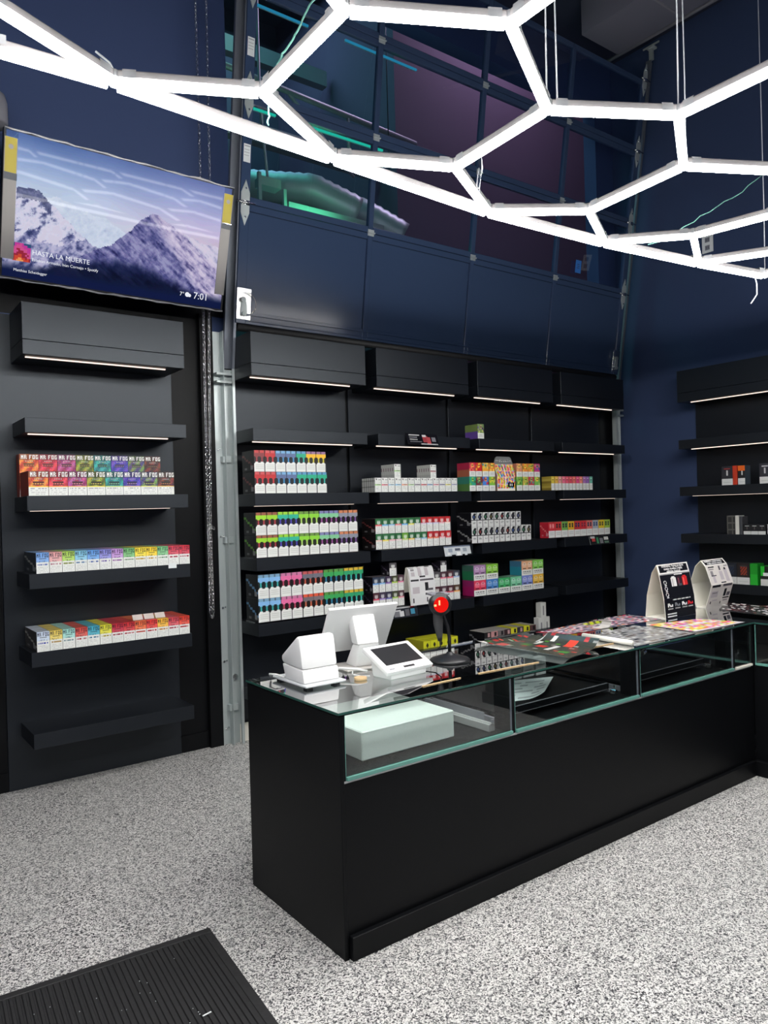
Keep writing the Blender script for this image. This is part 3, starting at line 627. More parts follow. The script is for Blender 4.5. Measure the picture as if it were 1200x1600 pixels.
# floor mat
g = empty('floor_mat', (-.314, .545, 0), (0, 0, .0), 'black ribbed rubber entrance mat at the lower left', 'mat')
ang_top = math.atan2(.074, -.774)
mb = MB(); mb.box(-1.6, -.0, -1.35, 0, 0, .007)
R0 = (0, 0, -.085)
obj('backing', mb, 'rubber', g, rot=R0, bevel=.002)
obj('border', MB().box(-1.6, 0, -.035, 0, .0072, .0105).box(-.035, 0, -1.35, -.0355, .0072, .0105), 'rubber', g, rot=R0, bevel=.0015)
m = MB()
for k in range(74):
    x = -.045-k*.021
    m.prism([(x-.014, .0072), (x, .0072), (x-.002, .0125), (x-.012, .0125)], 'y', -1.35, -.04)
rb = obj('ribs', m, 'rubber', g, rot=R0); rb['kind'] = 'stuff'
for k, (x, y, a) in enumerate(((-.62, .30, .3), (-.60, .165, .9))):
    pass
tag(obj('paper_scrap', MB().box(-.016, .016, -.003, .003, 0, .002), 'paper', loc=(-.545, .035, .0135), rot=(0, 0, .1)), 'small white paper scrap lying on the black ribbed mat', 'scrap')
tag(obj('lint_specks', (lambda m: [m.box(x, x+.003, y, y+.003, .013, .0145) for x, y in [(-.5-.55*random.random(), .42-.4*random.random()) for _ in range(26)]] and m)(MB()), 'paper'), 'scattered pale lint specks on the black ribbed mat', 'lint', kind='stuff')

# white board end at the foot of the track
tag(obj('white_board', bx(0, .11, 0, .02, 0, .135), 'cream', loc=(.925, 2.80, 0.0), bevel=.002), 'white board offcut on the floor between track and counter', 'board')

# ---------------------------------------------------------------- things on and in the counter
# receipt printer
g = empty('receipt_printer', (.19, .50, .95), label='white wedge shaped receipt printer on the counter corner', cat='printer')
tray = obj('base_plate', MB().box(-.105, .105, -.115, .185, .010, .020), 'kraft', g, bevel=.003)
m_ = mat('light_grey_plate', (.50, .52, .54), .35); tray.data.materials[0] = m_
obj('foot', MB().box(-.09, -.06, -.10, -.07, 0, .0095).box(.05, .08, -.10, -.07, 0, .0095).box(-.09, -.06, .14, .17, 0, .0095).box(.05, .08, .14, .17, 0, .0095), 'rubber', g)
prof = [(-.075, .0205), (.085, .0205), (.122, .11), (-.025, .222), (-.055, .212), (-.062, .15), (-.073, .09)]
low = [(-.080, .0205), (.085, .0205), (.112, .088), (-.068, .078)]
obj('lower_body', MB().prism(low, 'x', -.092, .092), 'white', g, bevel=.008)
upp = [(-.0675, .0785), (.1125, .0885), (.124, .118), (-.02, .222), (-.045, .216)]
obj('upper_body', MB().prism(upp, 'x', -.092, .092), 'white', g, bevel=.014)
# point of sale screen (back towards us)
g = empty('till_screen', (.545, .62, .95), (0, 0, -.11), 'large white till screen seen from behind, tilted toward the room', 'monitor')
obj('screen_slab', MB().box(-.19, .19, -.004, .014, -.1335, .1335), 'white', g, loc=(0, .03, .188), rot=(.54, 0, 0), bevel=.005)
obj('glass_front', bx(-.18, .18, .0145, .0165, -.122, .122), 'blackp', g, loc=(0, .03, .188), rot=(.54, 0, 0))
armp = [(.050, .0), (.075, .0), (-.015, .215), (-.050, .235), (-.072, .222)]
obj('neck', MB().prism([(-.035, .012), (.075, .012), (-.010, .125), (-.075, .125)], 'x', -.055, .058), 'white', g, bevel=.008)
obj('neck_block', MB().prism([(-.0755, .1255), (-.012, .1255), (.03, .24), (-.030, .262)], 'x', -.062, .058), 'white', g, bevel=.010)
obj('foot_plate', MB().box(-.12, .12, -.07, .12, 0, .0115), 'kraft', g, bevel=.004)
# customer display
g = empty('card_terminal', (.58, .345, .95), (0, 0, .06), 'white card terminal with a dark screen, facing the room', 'terminal')
R1 = (-1.10, 0, 0); LOCD = (0, .03, .079)
obj('face', MB().box(-.14, .14, -.008, .012, -.099, .099), 'white', g, loc=LOCD, rot=R1, bevel=.005)
obj('screen', bx(-.112, .112, -.0098, -.0085, -.052, .078), 'blackp', g, loc=LOCD, rot=R1)
obj('keypad_slot', bx(-.03, .035, -.0098, -.0085, -.086, -.074), 'blackp', g, loc=LOCD, rot=R1)
obj('mark', bx(-.115, -.085, -.0092, -.0085, -.084, -.077), 'greyp', g, loc=LOCD, rot=R1)
obj('wedge_body', MB().prism([(-.045, .0), (.085, 0), (.105, .10), (.02, .075), (-.05, .028)], 'x', -.11, .11), 'white', g, bevel=.01)
# scanner
g = empty('barcode_scanner', (.953, .435, .95), (0, 0, -.35), 'black barcode scanner on a gooseneck stand with a glowing red window', 'scanner')
obj('stand_base', MB().lathe([(.100, 0), (.103, .006), (.095, .014), (.045, .030), (.018, .038), (.014, .046)], 28), 'blackp', g, smooth=True)
obj('gooseneck', MB().tube([(0, 0, .045), (0, 0, .12), (-.006, .002, .17), (-.022, .01, .22), (-.03, .016, .27)], .0085, 10), 'blackp', g, smooth=True)
obj('handle', MB().tube([(-.052, -.006, .105), (-.055, -.006, .14), (-.060, -.008, .19), (-.062, -.012, .235), (-.060, -.018, .262)], [.010, .017, .024, .024, .030], 12), mat('dark_grey_plastic', (.045, .045, .05), .4), g, smooth=True)
obj('head', MB().tube([(-.052, .065, .292), (-.054, .045, .292), (-.056, .0, .293), (-.058, -.035, .294), (-.0585, -.052, .294)], [.022, .036, .048, .058, .056], 20), 'blackp', g, smooth=True)
obj('head_cap', MB().box(-.105, -.008, -.045, .03, .335, .347), 'greyp', g, bevel=.005)
wd = obj('red_window', MB().tube([(-.0585, -.0525, .292), (-.0585, -.0535, .292)], .039, 20), 'red', g)
obj('led_spot', MB().box(-.072, -.064, -.056, -.0545, .290, .314).box(-.096, -.084, -.056, -.0545, .285, .295), 'redhot', wd)
obj('cable', MB().tube([(-.052, -.006, .104), (-.05, -.004, .075), (-.075, .01, .055), (-.14, .04, .045), (-.19, .05, .02), (-.15, .03, .008), (-.095, .01, .006)], .0035, 6), 'blackp', g, smooth=True)
# cash drawer inside
g = empty('cash_drawer', (.205, .13, .6765), (0, 0, 0), 'white cash drawer inside the glass counter', 'cash drawer')
obj('body', bx(-.012, .495, .0, .46, .012, .132), 'cashbox', g, bevel=.004)
obj('foot', MB().box(.02, .06, .05, .09, 0, .0115).box(.40, .44, .05, .09, 0, .0115).box(.2, .22, .02, .05, 0, .0115).box(.02, .06, .4, .44, 0, .0115).box(.40, .44, .4, .44, 0, .0115), 'rubber', g)
def sheet(name, corners, ras, m, label, cat, curl=None, nz=10, loc_z=.9505, group=None):
    """printed sheet: corners A(back-left) B(back-right) C(front-right) D(front-left)"""
    A, B, Cc, D_ = [Vector((*c, loc_z)) for c in corners]; nv, nu = len(ras), len(ras[0]); mb = MB()
    def P(u, v):
        p = A.lerp(B, u).lerp(D_.lerp(Cc, u), v); p.z += (curl(u, v) if curl else 0); return p
    for j in range(nv):
        for i in range(nu):
            mb.face([P(i/nu, (j+1)/nv), P((i+1)/nu, (j+1)/nv), P((i+1)/nu, j/nv), P(i/nu, j/nv)], 0, ras[j][i])
    for j in range(nv):
        for i in range(nu):
            d = Vector((0, 0, -.0004)); mb.face([P(i/nu, j/nv)+d, P((i+1)/nu, j/nv)+d, P((i+1)/nu, (j+1)/nv)+d, P(i/nu, (j+1)/nv)+d], 1, (190, 195, 195))
    return tag(obj(name, mb, [m, 'card']), label, cat, group)
rs = np.random.RandomState(11)
def product_print(nu, nv, pal, bg, every=2, p=.6):
    r = [[bg]*nu for _ in range(nv)]
    for j in range(nv):
        if j % every == every-1: continue
        for i in range(nu):
            if rs.rand() < p: r[j][i] = pal[rs.randint(len(pal))]
    return r
post = [[(58, 62, 56)]*26 for _ in range(18)]
for j in range(18):
    for i in range(26):
        if i < 5 and j < 12: post[j][i] = (196, 196, 192) if (j % 3 != 1 or rs.rand() < .5) else (40, 40, 40)
        elif rs.rand() < .12: post[j][i] = [(150, 40, 42), (60, 110, 40), (130, 130, 125), (70, 60, 55), (175, 60, 50)][rs.randint(5)]
for (i, j, w_, h_, c) in ((6, 2, 4, 2, (176, 70, 66)), (12, 5, 3, 2, (60, 120, 50)), (13, 8, 3, 2, (190, 50, 45)), (17, 6, 4, 1, (190, 190, 185)), (19, 12, 5, 2, (205, 70, 55)), (22, 8, 3, 1, (200, 200, 196)), (10, 11, 8, 1, (200, 200, 200)), (9, 14, 3, 2, (70, 130, 60))):
    for y in range(j, min(18, j+h_)):
        for x in range(i, min(26, i+w_)): post[y][x] = c
sheet('poster', [(1.335, .665), (1.712, .632), (1.76, .138), (1.356, .049)], post, 'gloss', 'dark glossy curled poster with red and green spots on the counter', 'poster',
      curl=lambda u, v: .002+.045*max(0, (u-.72)/.28)**2*(1 if v > .3 else .4)+.012*max(0, (.12-v)/.12)+.018*max(0, (.2-u)/.2)**2)
white_dark = [(60, 60, 66), (150, 150, 155), (90, 60, 60), (40, 40, 46), (190, 190, 190)]
pal = [(200, 60, 90), (90, 60, 130), (230, 230, 230), (40, 60, 110), (120, 60, 60), (60, 50, 60), (220, 120, 60), (150, 150, 160), (250, 200, 210)]
strip_ = product_print(46, 14, pal, (150, 138, 146), 3, .75)
for j in range(1, 5):
    for i in range(20, 30): strip_[j][i] = (190, 205, 40) if (i+j) % 3 else (30, 30, 30)
for j in range(14):
    strip_[j][0] = (150, 40, 60); strip_[j][1] = (170, 50, 70)
sheet('product_mat', [(1.88, .70), (2.86, .755), (2.83, .46), (1.94, .52)], strip_, 'gloss', 'long printed product mat in pinks and purples along the counter back', 'mat', curl=lambda u, v: .0015)
greyp_ = product_print(24, 18, [(205, 205, 200), (50, 48, 50), (120, 100, 90), (160, 160, 165), (120, 120, 122)], (140, 140, 140), 2, .75)
sheet('rolled_chart', [(1.93, .40), (2.50, .44), (2.50, .02), (1.915, .02)], greyp_, 'gloss', 'grey product chart lying flat beside the white roll', 'chart', curl=lambda u, v: .0015+.03*max(0, (u-.0)/1)*0)
g = empty('paper_roll', (1.908, .04, .95), label='white rolled paper tube lying across the counter', cat='paper roll')
obj('roll', MB().tube([(0, 0, .0155), (.018, .34, .0155)], .0145, 14), 'cream', g, smooth=True)
colr = product_print(22, 14, [(235, 80, 150), (240, 170, 60), (160, 210, 60), (245, 225, 90), (230, 90, 90), (200, 120, 200), (250, 250, 245)], (225, 215, 225), 7, .92)
sheet('flavour_chart', [(2.56, .40), (3.00, .30), (3.06, .03), (2.53, .05)], colr, 'gloss', 'bright pink, yellow and green flavour chart near the counter corner', 'chart', curl=lambda u, v: .0015)
g = empty('curled_leaflet', (2.29, .53, .9525), label='small grey leaflet with its end curled upward on the counter', cat='leaflet')
obj('page', MB().prism([(-.05, 0), (.02, 0), (.045, .010), (.055, .028), (.05, .04), (.047, .039), (.051, .028), (.043, .012), (.02, .0015), (-.05, .0015)], 'y', -.035, .035), 'kraft', g)
mg = product_print(24, 12, [(200, 200, 200), (60, 40, 44), (120, 60, 60), (90, 90, 95), (220, 215, 210)], (36, 34, 38), 3, .7)
sheet('magazine', [(3.85, .60), (3.86, .10), (3.40, .02), (3.45, .42)], mg, 'gloss', 'dark printed magazine on the return counter beside the pale folded stand', 'magazine', curl=lambda u, v: .002)
sheet('magazine', [(3.82, .02), (3.82, -.40), (3.34, -.42), (3.36, .0)], product_print(20, 12, [(190, 190, 190), (110, 50, 50), (50, 50, 60)], (40, 30, 34), 2, .7), 'gloss', 'second printed magazine nearer the right picture edge', 'magazine', curl=lambda u, v: .002)
for (a, b, lab) in (((.50, .106), (.73, .113), 'short pale wooden stick left of the scanner on the counter edge'), ((.85, .122), (1.235, .10), 'pale wooden stick lying on the glass above the first divider'), ((1.70, .16), (1.90, .155), 'pale wooden stick right of the curled poster')):
    dx = Vector((b[0]-a[0], b[1]-a[1], 0)); a_ = math.atan2(dx.y, dx.x)
    tag(obj('wooden_stick', MB().box(0, dx.length, -.004, .004, 0, .0035), 'wood', loc=(a[0], a[1], .9504), rot=(0, 0, a_), bevel=.001), lab, 'stick')
tag(obj('wooden_disc', MB().lathe([(.028, 0), (.030, .004), (.029, .011), (.022, .013)], 22), 'wood', loc=(.385, .405, .9504), smooth=False), 'small round wooden disc between printer and card terminal', 'disc')
wire([(.30, .60, .955), (.36, .54, .985), (.41, .47, .985), (.445, .435, .975)], .006, 'white', 'white_rod', 'thick white cable running from the till to the card terminal', 'cable')
wire([(.09, .71, .962), (.07, .68, .98), (.075, .63, .985), (.10, .60, .975)], .005, 'white', 'power_cable', 'white cable looping behind the receipt printer', 'cable')
wire([(.44, .55, .956), (.405, .50, .956), (.41, .44, .956), (.44, .41, .957)], .003, 'white', 'data_cable', 'thin white cable lying on the glass beside the wooden disc', 'cable')
lp_ = [[(205, 215, 215)]*12 for _ in range(14)]
for j in range(2, 13, 2):
    for i in range(2, 11):
        if rs.rand() < .55: lp_[j][i] = (150, 158, 160)
sheet('letter', [(1.53, .60), (1.80, .50), (1.40, .215), (1.135, .30)], lp_, 'card', 'white printed letter lying in the counter on the black tray', 'letter', loc_z=.7285, curl=lambda u, v: .001+.03*max(0, (u-.6)/.4)**2*v)
for k, (x, y, h_) in enumerate(((1.56, .60, .10), (1.66, .60, .12), (1.755, .59, .10))):
    tag(obj('white_carton', MB().box(0, .085, 0, .05, 0, h_, 0, (200, 205, 205)).box(.01, .075, -.0006, -.0002, h_*.55, h_*.62, 0, (120, 125, 128)).box(.01, .075, -.0006, -.0002, h_*.3, h_*.36, 0, (140, 145, 148)), 'card', loc=(x, y, .7275)),
        f'white carton inside the counter behind the letter, {["left", "middle and tallest", "right"][k]} of three', 'carton', 'white cartons inside the counter')

# folded price stands
def stand(name, loc, rz, w_, prof, label, th=.003):
    g = empty(name, loc, (0, 0, rz), label, 'stand')
    P = [Vector((0, *p)) for p in prof]; mb = MB(); n = len(P)
    c = sum(P, Vector())/n
    outer = [(p.y, p.z) for p in P]; inner = [(p.y+(c.y-p.y)*th/.12, p.z+(c.z-p.z)*th/.12+ (.001 if p.z < .001 else 0)) for p in P]
    for k in range(n):
        a, b = outer[k], outer[(k+1) % n]; ia, ib = inner[k], inner[(k+1) % n]
        mb.prism([a, b, ib, ia], 'x', 0, w_)
    obj('folded_card', mb, 'cream', g); return g
def face_of(prof, k):
    (y0, z0), (y1, z1) = prof[k], prof[k+1]; return y0, z0, y1, z1
# dark stand
pf = [(0, 0), (.010, .13), (.042, .29), (.060, .352), (.095, .30), (.135, .15), (.150, 0)]
s1 = stand('price_stand', (2.84, .442, .9505), .0, .36, pf, 'black and white folded stand with three vape devices pictured')
def on_face(parent, y0, z0, y1, z1, w_):
    e = math.hypot(y1-y0, z1-z0); a = math.atan2(y0-y1, z1-z0)
    return e, a
def panel(parent, name, y0, z0, y1, z1, x0, x1, ras, m='gloss', off=.0012):
    L = math.hypot(y1-y0, z1-z0); a = math.atan2(y0-y1, z1-z0)
    mb = MB().raster(ras, (x0, -off, L), (x1-x0, 0, 0), (0, 0, -L))
    return obj(name, mb, m, parent, loc=(0, y0, z0), rot=(a, 0, 0)), a, L
blk = [[(22, 22, 25)]*30 for _ in range(22)]
for j in range(22):
    for i in range(30):
        if 0 <= j < 1: blk[j][i] = (150, 150, 152)
        if j > 12: blk[j][i] = (18, 18, 20)
for (x0, x1, c, c2) in ((10, 15, (220, 220, 218), (170, 168, 166)), (16, 20, (60, 34, 42), (110, 60, 70)), (21, 26, (196, 40, 40), (240, 110, 100))):
    for j in range(3, 12):
        for i in range(x0, x1):
            if j == 3 and i in (x0, x1-1): continue
            blk[j][i] = c2 if i == x0+1 and j > 4 else c
for i in range(17, 20): blk[10][i] = blk[11][i] = (70, 72, 76)
for i in range(12, 24): blk[1][i] = (225, 225, 222) if 13 < i < 22 else blk[1][i]
p1, a1, l1 = panel(s1, 'upper_print', .010, .13, .042, .29, .004, .356, blk)
for k, z in enumerate((.105, .065, .025)):
    obj('round_icon', MB().tube([(.05+.014*math.cos(t*.5236), -.0016, z+.012*math.sin(t*.5236)) for t in range(13)], .0016, 5).box(.04, .062, -.0022, -.0014, z-.022, z-.017), 'ptext', p1)
text('device_caption', 'DEVICE', .016, 'dtext', p1, (.205, -.0016, .140), TX, 'CENTER')
lowr = [[(18, 18, 20)]*30 for _ in range(16)]
for i0, c in ((3, (215, 215, 215)), (10, (120, 124, 128)), (17, (235, 235, 235)), (23, (200, 45, 50))):
    for (dx, dy) in ((0, 4), (1, 4), (0, 5), (1, 5), (2, 6), (3, 6), (0, 6), (2, 5), (4, 6), (4, 5)):
        if i0+dx < 30: lowr[dy][i0+dx] = c
    for dx in range(5): lowr[8][min(29, i0+dx)] = (150, 150, 150)
for i in range(2, 11): lowr[12][i] = (210, 210, 210); lowr[14][i] = (210, 210, 210)
for i in range(8, 26): lowr[1][i] = (200, 200, 200) if i % 4 else (90, 90, 90)
panel(s1, 'lower_print', 0, 0, .010, .13, .004, .356, lowr)
wr = [[(225, 225, 222)]*30 for _ in range(8)]
for j in range(1, 7):
    for i in range(1, 29): wr[j][i] = (22, 22, 24)
p3, a3, l3 = panel(s1, 'warning_print', .042, .29, .060, .352, .004, .356, wr)
for k, t in enumerate(('WARNING: Vaping products', 'contain nicotine, a highly', 'addictive chemical.')):
    text('warning_text', t, .0215, 'ptext', p3, (.176, -.0018, .042-k*.0175), TX, 'CENTER', weight=.0004)
# pale stand
pf2 = [(0.03, 0), (-.02, .165), (.025, .30), (.060, .34), (.10, .30), (.15, .165), (.10, 0)]
s2 = stand('price_stand', (3.47, .50, .9505), .03, .31, pf2, 'pale cream hexagonal folded stand with grey device drawings')
def sketch(nu, nv, boxes, bg=(218, 212, 206)):
    r = [[bg]*nu for _ in range(nv)]
    for (x, y, w_, h_, c) in boxes:
        for j in range(y, min(nv, y+h_)):
            for i in range(x, min(nu, x+w_)): r[j][i] = c
    return r
G1 = (140, 136, 138); G2 = (90, 86, 92); G3 = (190, 182, 186); BK = (34, 34, 38)
panel(s2, 'lower_print', .03, 0, -.02, .165, .004, .306, sketch(26, 18, [(1, 0, 10, 2, BK), (14, 0, 11, 2, G2), (2, 5, 8, 5, G3), (3, 6, 6, 1, G1), (17, 4, 3, 6, BK), (21, 7, 4, 3, G2), (17, 11, 8, 1, BK), (3, 13, 1, 2, BK), (15, 14, 1, 2, BK), (5, 12, 6, 1, G3), (18, 13, 6, 1, G1)]))
panel(s2, 'upper_print', -.02, .165, .025, .30, .004, .306, sketch(26, 18, [(2, 1, 7, 1, BK), (2, 3, 6, 1, G1), (3, 5, 3, 4, G1), (4, 10, 3, 6, G3), (3, 9, 6, 1, G2), (14, 1, 2, 4, G2), (13, 6, 4, 8, G3), (19, 4, 4, 12, G3), (20, 3, 2, 2, BK), (12, 16, 6, 1, BK), (21, 1, 4, 1, G1)]))
p4, _, _ = panel(s2, 'warning_print', .025, .30, .060, .34, .004, .306, [[(225, 222, 218)]*26]+[[(225, 222, 218)]+[(24, 24, 26)]*24+[(225, 222, 218)]]*5+[[(225, 222, 218)]*26])
for k, t in enumerate(('WARNING: contains nicotine,', 'a highly addictive chemical')):
    text('warning_text', t, .0195, 'ptext', p4, (.151, -.0018, .030-k*.017), TX, 'CENTER', weight=.0004)

# ---------------------------------------------------------------- merchandise
FONT = {'M': ('101', '111', '111', '101', '101'), 'R': ('110', '101', '110', '101', '101'), 'F': ('111', '100', '110', '100', '100'), 'O': ('111', '101', '101', '101', '111'), 'G': ('111', '100', '101', '101', '111'), ' ': ('0', '0', '0', '0', '0')}
def stamp(r, s, x, y, c):
    for ch in s:
        g = FONT[ch]
        for j, row in enumerate(g):
            for i, b in enumerate(row):
                if b == '1' and y+j < len(r) and x+i < len(r[0]): r[y+j][x+i] = c
        x += len(g[0])+1
W_ = (226, 228, 224); LG = (196, 198, 196); MG = (150, 152, 152); K_ = (16, 16, 20)
def mix(a, b, t): return tuple(int(round(x+(y-x)*t)) for x, y in zip(a, b))
def jit(c, r, a=28): return tuple(int(max(0, min(255, (x+r.randint(-a, a))//8*8))) for x in c)
def art_max(c1, c2, seed, back=False):
    r = np.random.RandomState(seed); nu, nv = 23, 26
    R = [[mix(c1, c2, .5+.5*math.sin(i*.5+j*.4+seed)) for i in range(nu)] for j in range(nv)]
    for j in range(nv):
        for i in range(nu):
            if r.rand() < .5: R[j][i] = jit(R[j][i], r, 40)
    dk = mix(c1, (0, 0, 0), .55)
    for j in range(0, 7):
        for i in range(nu): R[j][i] = mix(R[j][i], dk, .7)
    stamp(R, 'MR FOG', 2, 1, W_)
    for i in range(6, 17): R[8][i] = mix(W_, c1, .3) if i % 2 else dk
    for j in range(11, 15):
        for i in range(5, 18): R[j][i] = dk if j in (11, 14) else mix(c2, (240, 200, 120), .35) if (i*j) % 3 else dk
    if not back:
        for j in range(16, nv):
            for i in range(nu): R[j][i] = W_
        for i in range(nu): R[16][i] = mix(c2, (250, 230, 60), .6)
        for j in (18, 20, 22, 24):
            for i in range(2, 21):
                if r.rand() < .6: R[j][i] = LG if j > 18 else MG
    return R
def art_fog(c, seed, tc=None):
    r = np.random.RandomState(seed); nu, nv = 23, 26
    lo = mix(c, (255, 255, 255), .25)
    R = [[mix(c, lo, j/12) if j < 12 else W_ for i in range(nu)] for j in range(nv)]
    stamp(R, 'MR FOG', 1, 1, mix(c, (10, 10, 30), .78))
    for i in range(5, 18): R[7][i] = mix(c, (20, 20, 30), .5)
    for i in range(6, 17): R[8][i] = mix(c, W_, .5) if i % 2 else c
    for j in (10, 11):
        for i in range(8): R[j][i+int(r.randint(0, 12))] = mix(c, (20, 20, 40), .35)
    for i in range(2, 21):
        if r.rand() < .75: R[14][i] = R[15][i] = tc or mix(c, (60, 20, 60), .35)
    for j in (18, 20, 22, 24):
        for i in range(2, 21):
            if r.rand() < .55: R[j][i] = LG
    return R
def art_pen(cap, stem, top=None):
    nu, nv = 16, 24
    R = [[K_ for _ in range(nu)] for _ in range(nv)]
    top = top or mix(cap, (255, 255, 255), .2)
    for h in (0, 8):
        for i in range(h, h+8):
            for j in range(0, 3): R[j][i] = mix(top, (0, 0, 0), .35) if i in (h, h+7) else top
            for j in range(3, 7): R[j][i] = cap
        R[7][h+2] = R[7][h+5] = cap; R[7][h+3] = R[7][h+4] = cap; R[7][h] = K_
        for j in range(8, 13):
            for i in (h+1, h+2, h+5, h+6): R[j][i] = mix(stem, (0, 0, 0), .75)
            for i in (h+3, h+4): R[j][i] = stem
        for i in range(h+2, h+6): R[13][i] = W_
    for j in range(14, nv):
        for i in range(nu): R[j][i] = W_
    for i in (0, 15): R[14][i] = K_
    for j in (16, 18, 20):
        for i in range(2, 14): R[j][i] = (206, 208, 204)
    for j in range(14, nv): R[j][15] = (120, 122, 122)
    return R
def art_cup(c, stripe, seed):
    r = np.random.RandomState(seed); nu, nv = 12, 18
    R = [[c]*nu for _ in range(nv)]
    for j in range(2, 6):
        for i in range(3, 9): R[j][i] = mix(W_, c, .2 if j > 2 else .6)
    for i in range(4, 8): R[6][i] = mix(W_, c, .3)
    for j in range(7, nv):
        for i in range(nu): R[j][i] = W_
    for i in range(nu): R[7][i] = stripe; R[8][i] = mix(stripe, W_, .45)
    for j in (10, 12, 14, 16):
        for i in range(2, 10):
            if r.rand() < .6: R[j][i] = LG
    for j in range(nv): R[j][11] = mix(R[j][11], (90, 90, 90), .5)
    return R
def art_slim(c, seed):
    r = np.random.RandomState(seed); nu, nv = 10, 18
    R = [[W_]*nu for _ in range(nv)]
    R[1][1] = R[1][2] = (40, 40, 44); R[2][2] = (60, 60, 64)
    for i in range(5, 9): R[2][i] = MG
    for i in range(nu): R[8][i] = c; R[9][i] = mix(c, W_, .6)
    for i in range(3, 8): R[8][i] = mix(c, (30, 30, 30), .35)
    for j in (5, 11, 13, 15):
        for i in range(2, 9):
            if r.rand() < .5: R[j][i] = LG
    for j in range(nv): R[j][9] = (170, 172, 172)
    return R
def art_fruit(c1, c2, seed):
    r = np.random.RandomState(seed); nu, nv = 14, 18
    R = [[c1]*nu for _ in range(nv)]
    for _ in range(7):
        x, y = r.randint(0, nu), r.randint(0, 10); q = [c2, mix(c1, (255, 240, 120), .5), mix(c2, (20, 20, 30), .4)][r.randint(3)]
        for dy in (-1, 0, 1):
            for dx in (-1, 0, 1):
                if 0 <= x+dx < nu and 0 <= y+dy < 11: R[y+dy][x+dx] = q
    for j in range(1, 6):
        for i in range(5, 9): R[j][i] = mix(c2, (240, 230, 90), .5) if j != 3 else (40, 30, 40)
    for j in range(11, nv):
        for i in range(nu): R[j][i] = W_
    for i in range(3, 11): R[13][i] = MG if i % 3 else W_
    for i in range(3, 11): R[15][i] = LG
    for j in range(nv): R[j][13] = mix(R[j][13], (60, 60, 60), .5)
    return R
def art_bw(acc, seed):
    r = np.random.RandomState(seed); nu, nv = 12, 18
    R = [[(215, 216, 214)]*nu for _ in range(nv)]
    for j in range(2, 9):
        for i in range(2, 10):
            if abs(i-5.5)+abs(j-5) < 4.6: R[j][i] = (22, 22, 26)
    for j in range(1, 3):
        for i in range(5, 10): R[j][i] = (26, 26, 30)
    for j in range(4, 7):
        for i in range(4, 7): R[j][i] = acc
    for i in range(nu): R[9][i] = (40, 40, 44)
    for j in (12, 13):
        for i in range(3, 9):
            if r.rand() < .6: R[j][i] = MG
    for j in range(nv): R[j][11] = (110, 110, 112)
    return R
def art_trio(c, seed, dark=False):
    nu, nv = 24, 18
    R = [[c]*nu for _ in range(nv)]
    for h in (2, 13):
        for j in range(2, 8):
            for i in range(h, h+9):
                if abs(i-h-4)+abs(j-5)*.9 < 5: R[j][i] = mix(c, (255, 255, 255), .45 if j < 5 else .25)
        for i in range(h+3, h+6): R[3][i] = mix(c, (30, 30, 60), .4)
        for i in range(h+1, h+8): R[9][i] = (30, 32, 36)
    for j in range(11, nv):
        for i in range(nu): R[j][i] = W_
    for i in range(3, 21):
        R[13][i] = (60, 62, 64) if (i % 5) else W_; R[15][i] = MG if (i % 4) else W_
    for j in range(nv): R[j][23] = mix(R[j][23], (60, 60, 60), .5)
    return R
def side_diag(c, line, n=10):
    R = [[c]*n for _ in range(n)]
    for j in range(n):
        for i in range(n):
            if abs((i+.5)*.6-(j-1.5)) < .55: R[j][i] = line
    for i in (2, 3): R[8][i] = mix(c, (200, 200, 200), .5)
    for i in (7, 8): R[7][i] = R[8][i] = mix(c, (210, 210, 210), .6)
    return R
MESH = {}
def carton_mesh(key, w_, d, h, front, side, top, sidera=None):
    k = (key, round(w_, 4), round(d, 4), round(h, 4))
    if k in MESH: return MESH[k]
    m = MB(); g = .0006
    m.box(g, w_-g, 0, d, 0, h, 0, side, skip='ft')
    m.face([(g, 0, h), (w_-g, 0, h), (w_-g, d, h), (g, d, h)], 0, top)
    if d > .12:                                     # flap joints on the top of the deep cartons
        for q in (.33, .66): m.box(g, w_-g, d*q-.001, d*q+.001, h+.0001, h+.0006, 0, mix(top, (0, 0, 0), .45))
    m.raster(front, (g, 0, h), (w_-2*g, 0, 0), (0, 0, -h))
    if sidera:
        m.raster(sidera, (g-.0004, d, h), (0, -d, 0), (0, 0, -h))
    me = m.mesh('carton', ['card']); MESH[k] = me; return me
ORD = ['first', 'second', 'third', 'fourth', 'fifth', 'sixth', 'seventh', 'eighth', 'ninth', 'tenth', 'eleventh', 'twelfth', 'thirteenth', 'fourteenth', 'fifteenth', 'sixteenth']
def row(specs, x0, x1, y, z, h, d, where, group, name='carton', rotz=0, jitter=.0015, gap=0.):
    """specs: list of (colour word, front raster, side, top, key, side raster); x0..x1 the run of fronts. rotz -90: the run lies along -y on the right wall"""
    n = len(specs); p = (x1-x0)/n; out = []
    for i, s in enumerate(specs):
        if s is None: continue
        cw, fr, sd, tp, key, sr = s
        me = carton_mesh(key, p-.0012, d, h, fr, sd, tp, sr)
        dx = random.uniform(0, .0008); dy = random.uniform(-jitter, jitter)
        if rotz: o = link(name, me, None, (y+dy, x0-p*0-i*p, z), (0, 0, rotz))
        else: o = link(name, me, None, (x0+i*p+.0004, y+dy, z+.0004), (0, 0, 0))
        pos = f'{ORD[i]} from left' if n > 1 else ''
        tag(o, (f'{cw}, {pos}, {where}' if pos else f'{cw}, {where}'), 'carton', group); out.append(o)
    return out
YF = 2.487
Z = {k: v for k, v in LV.items()}
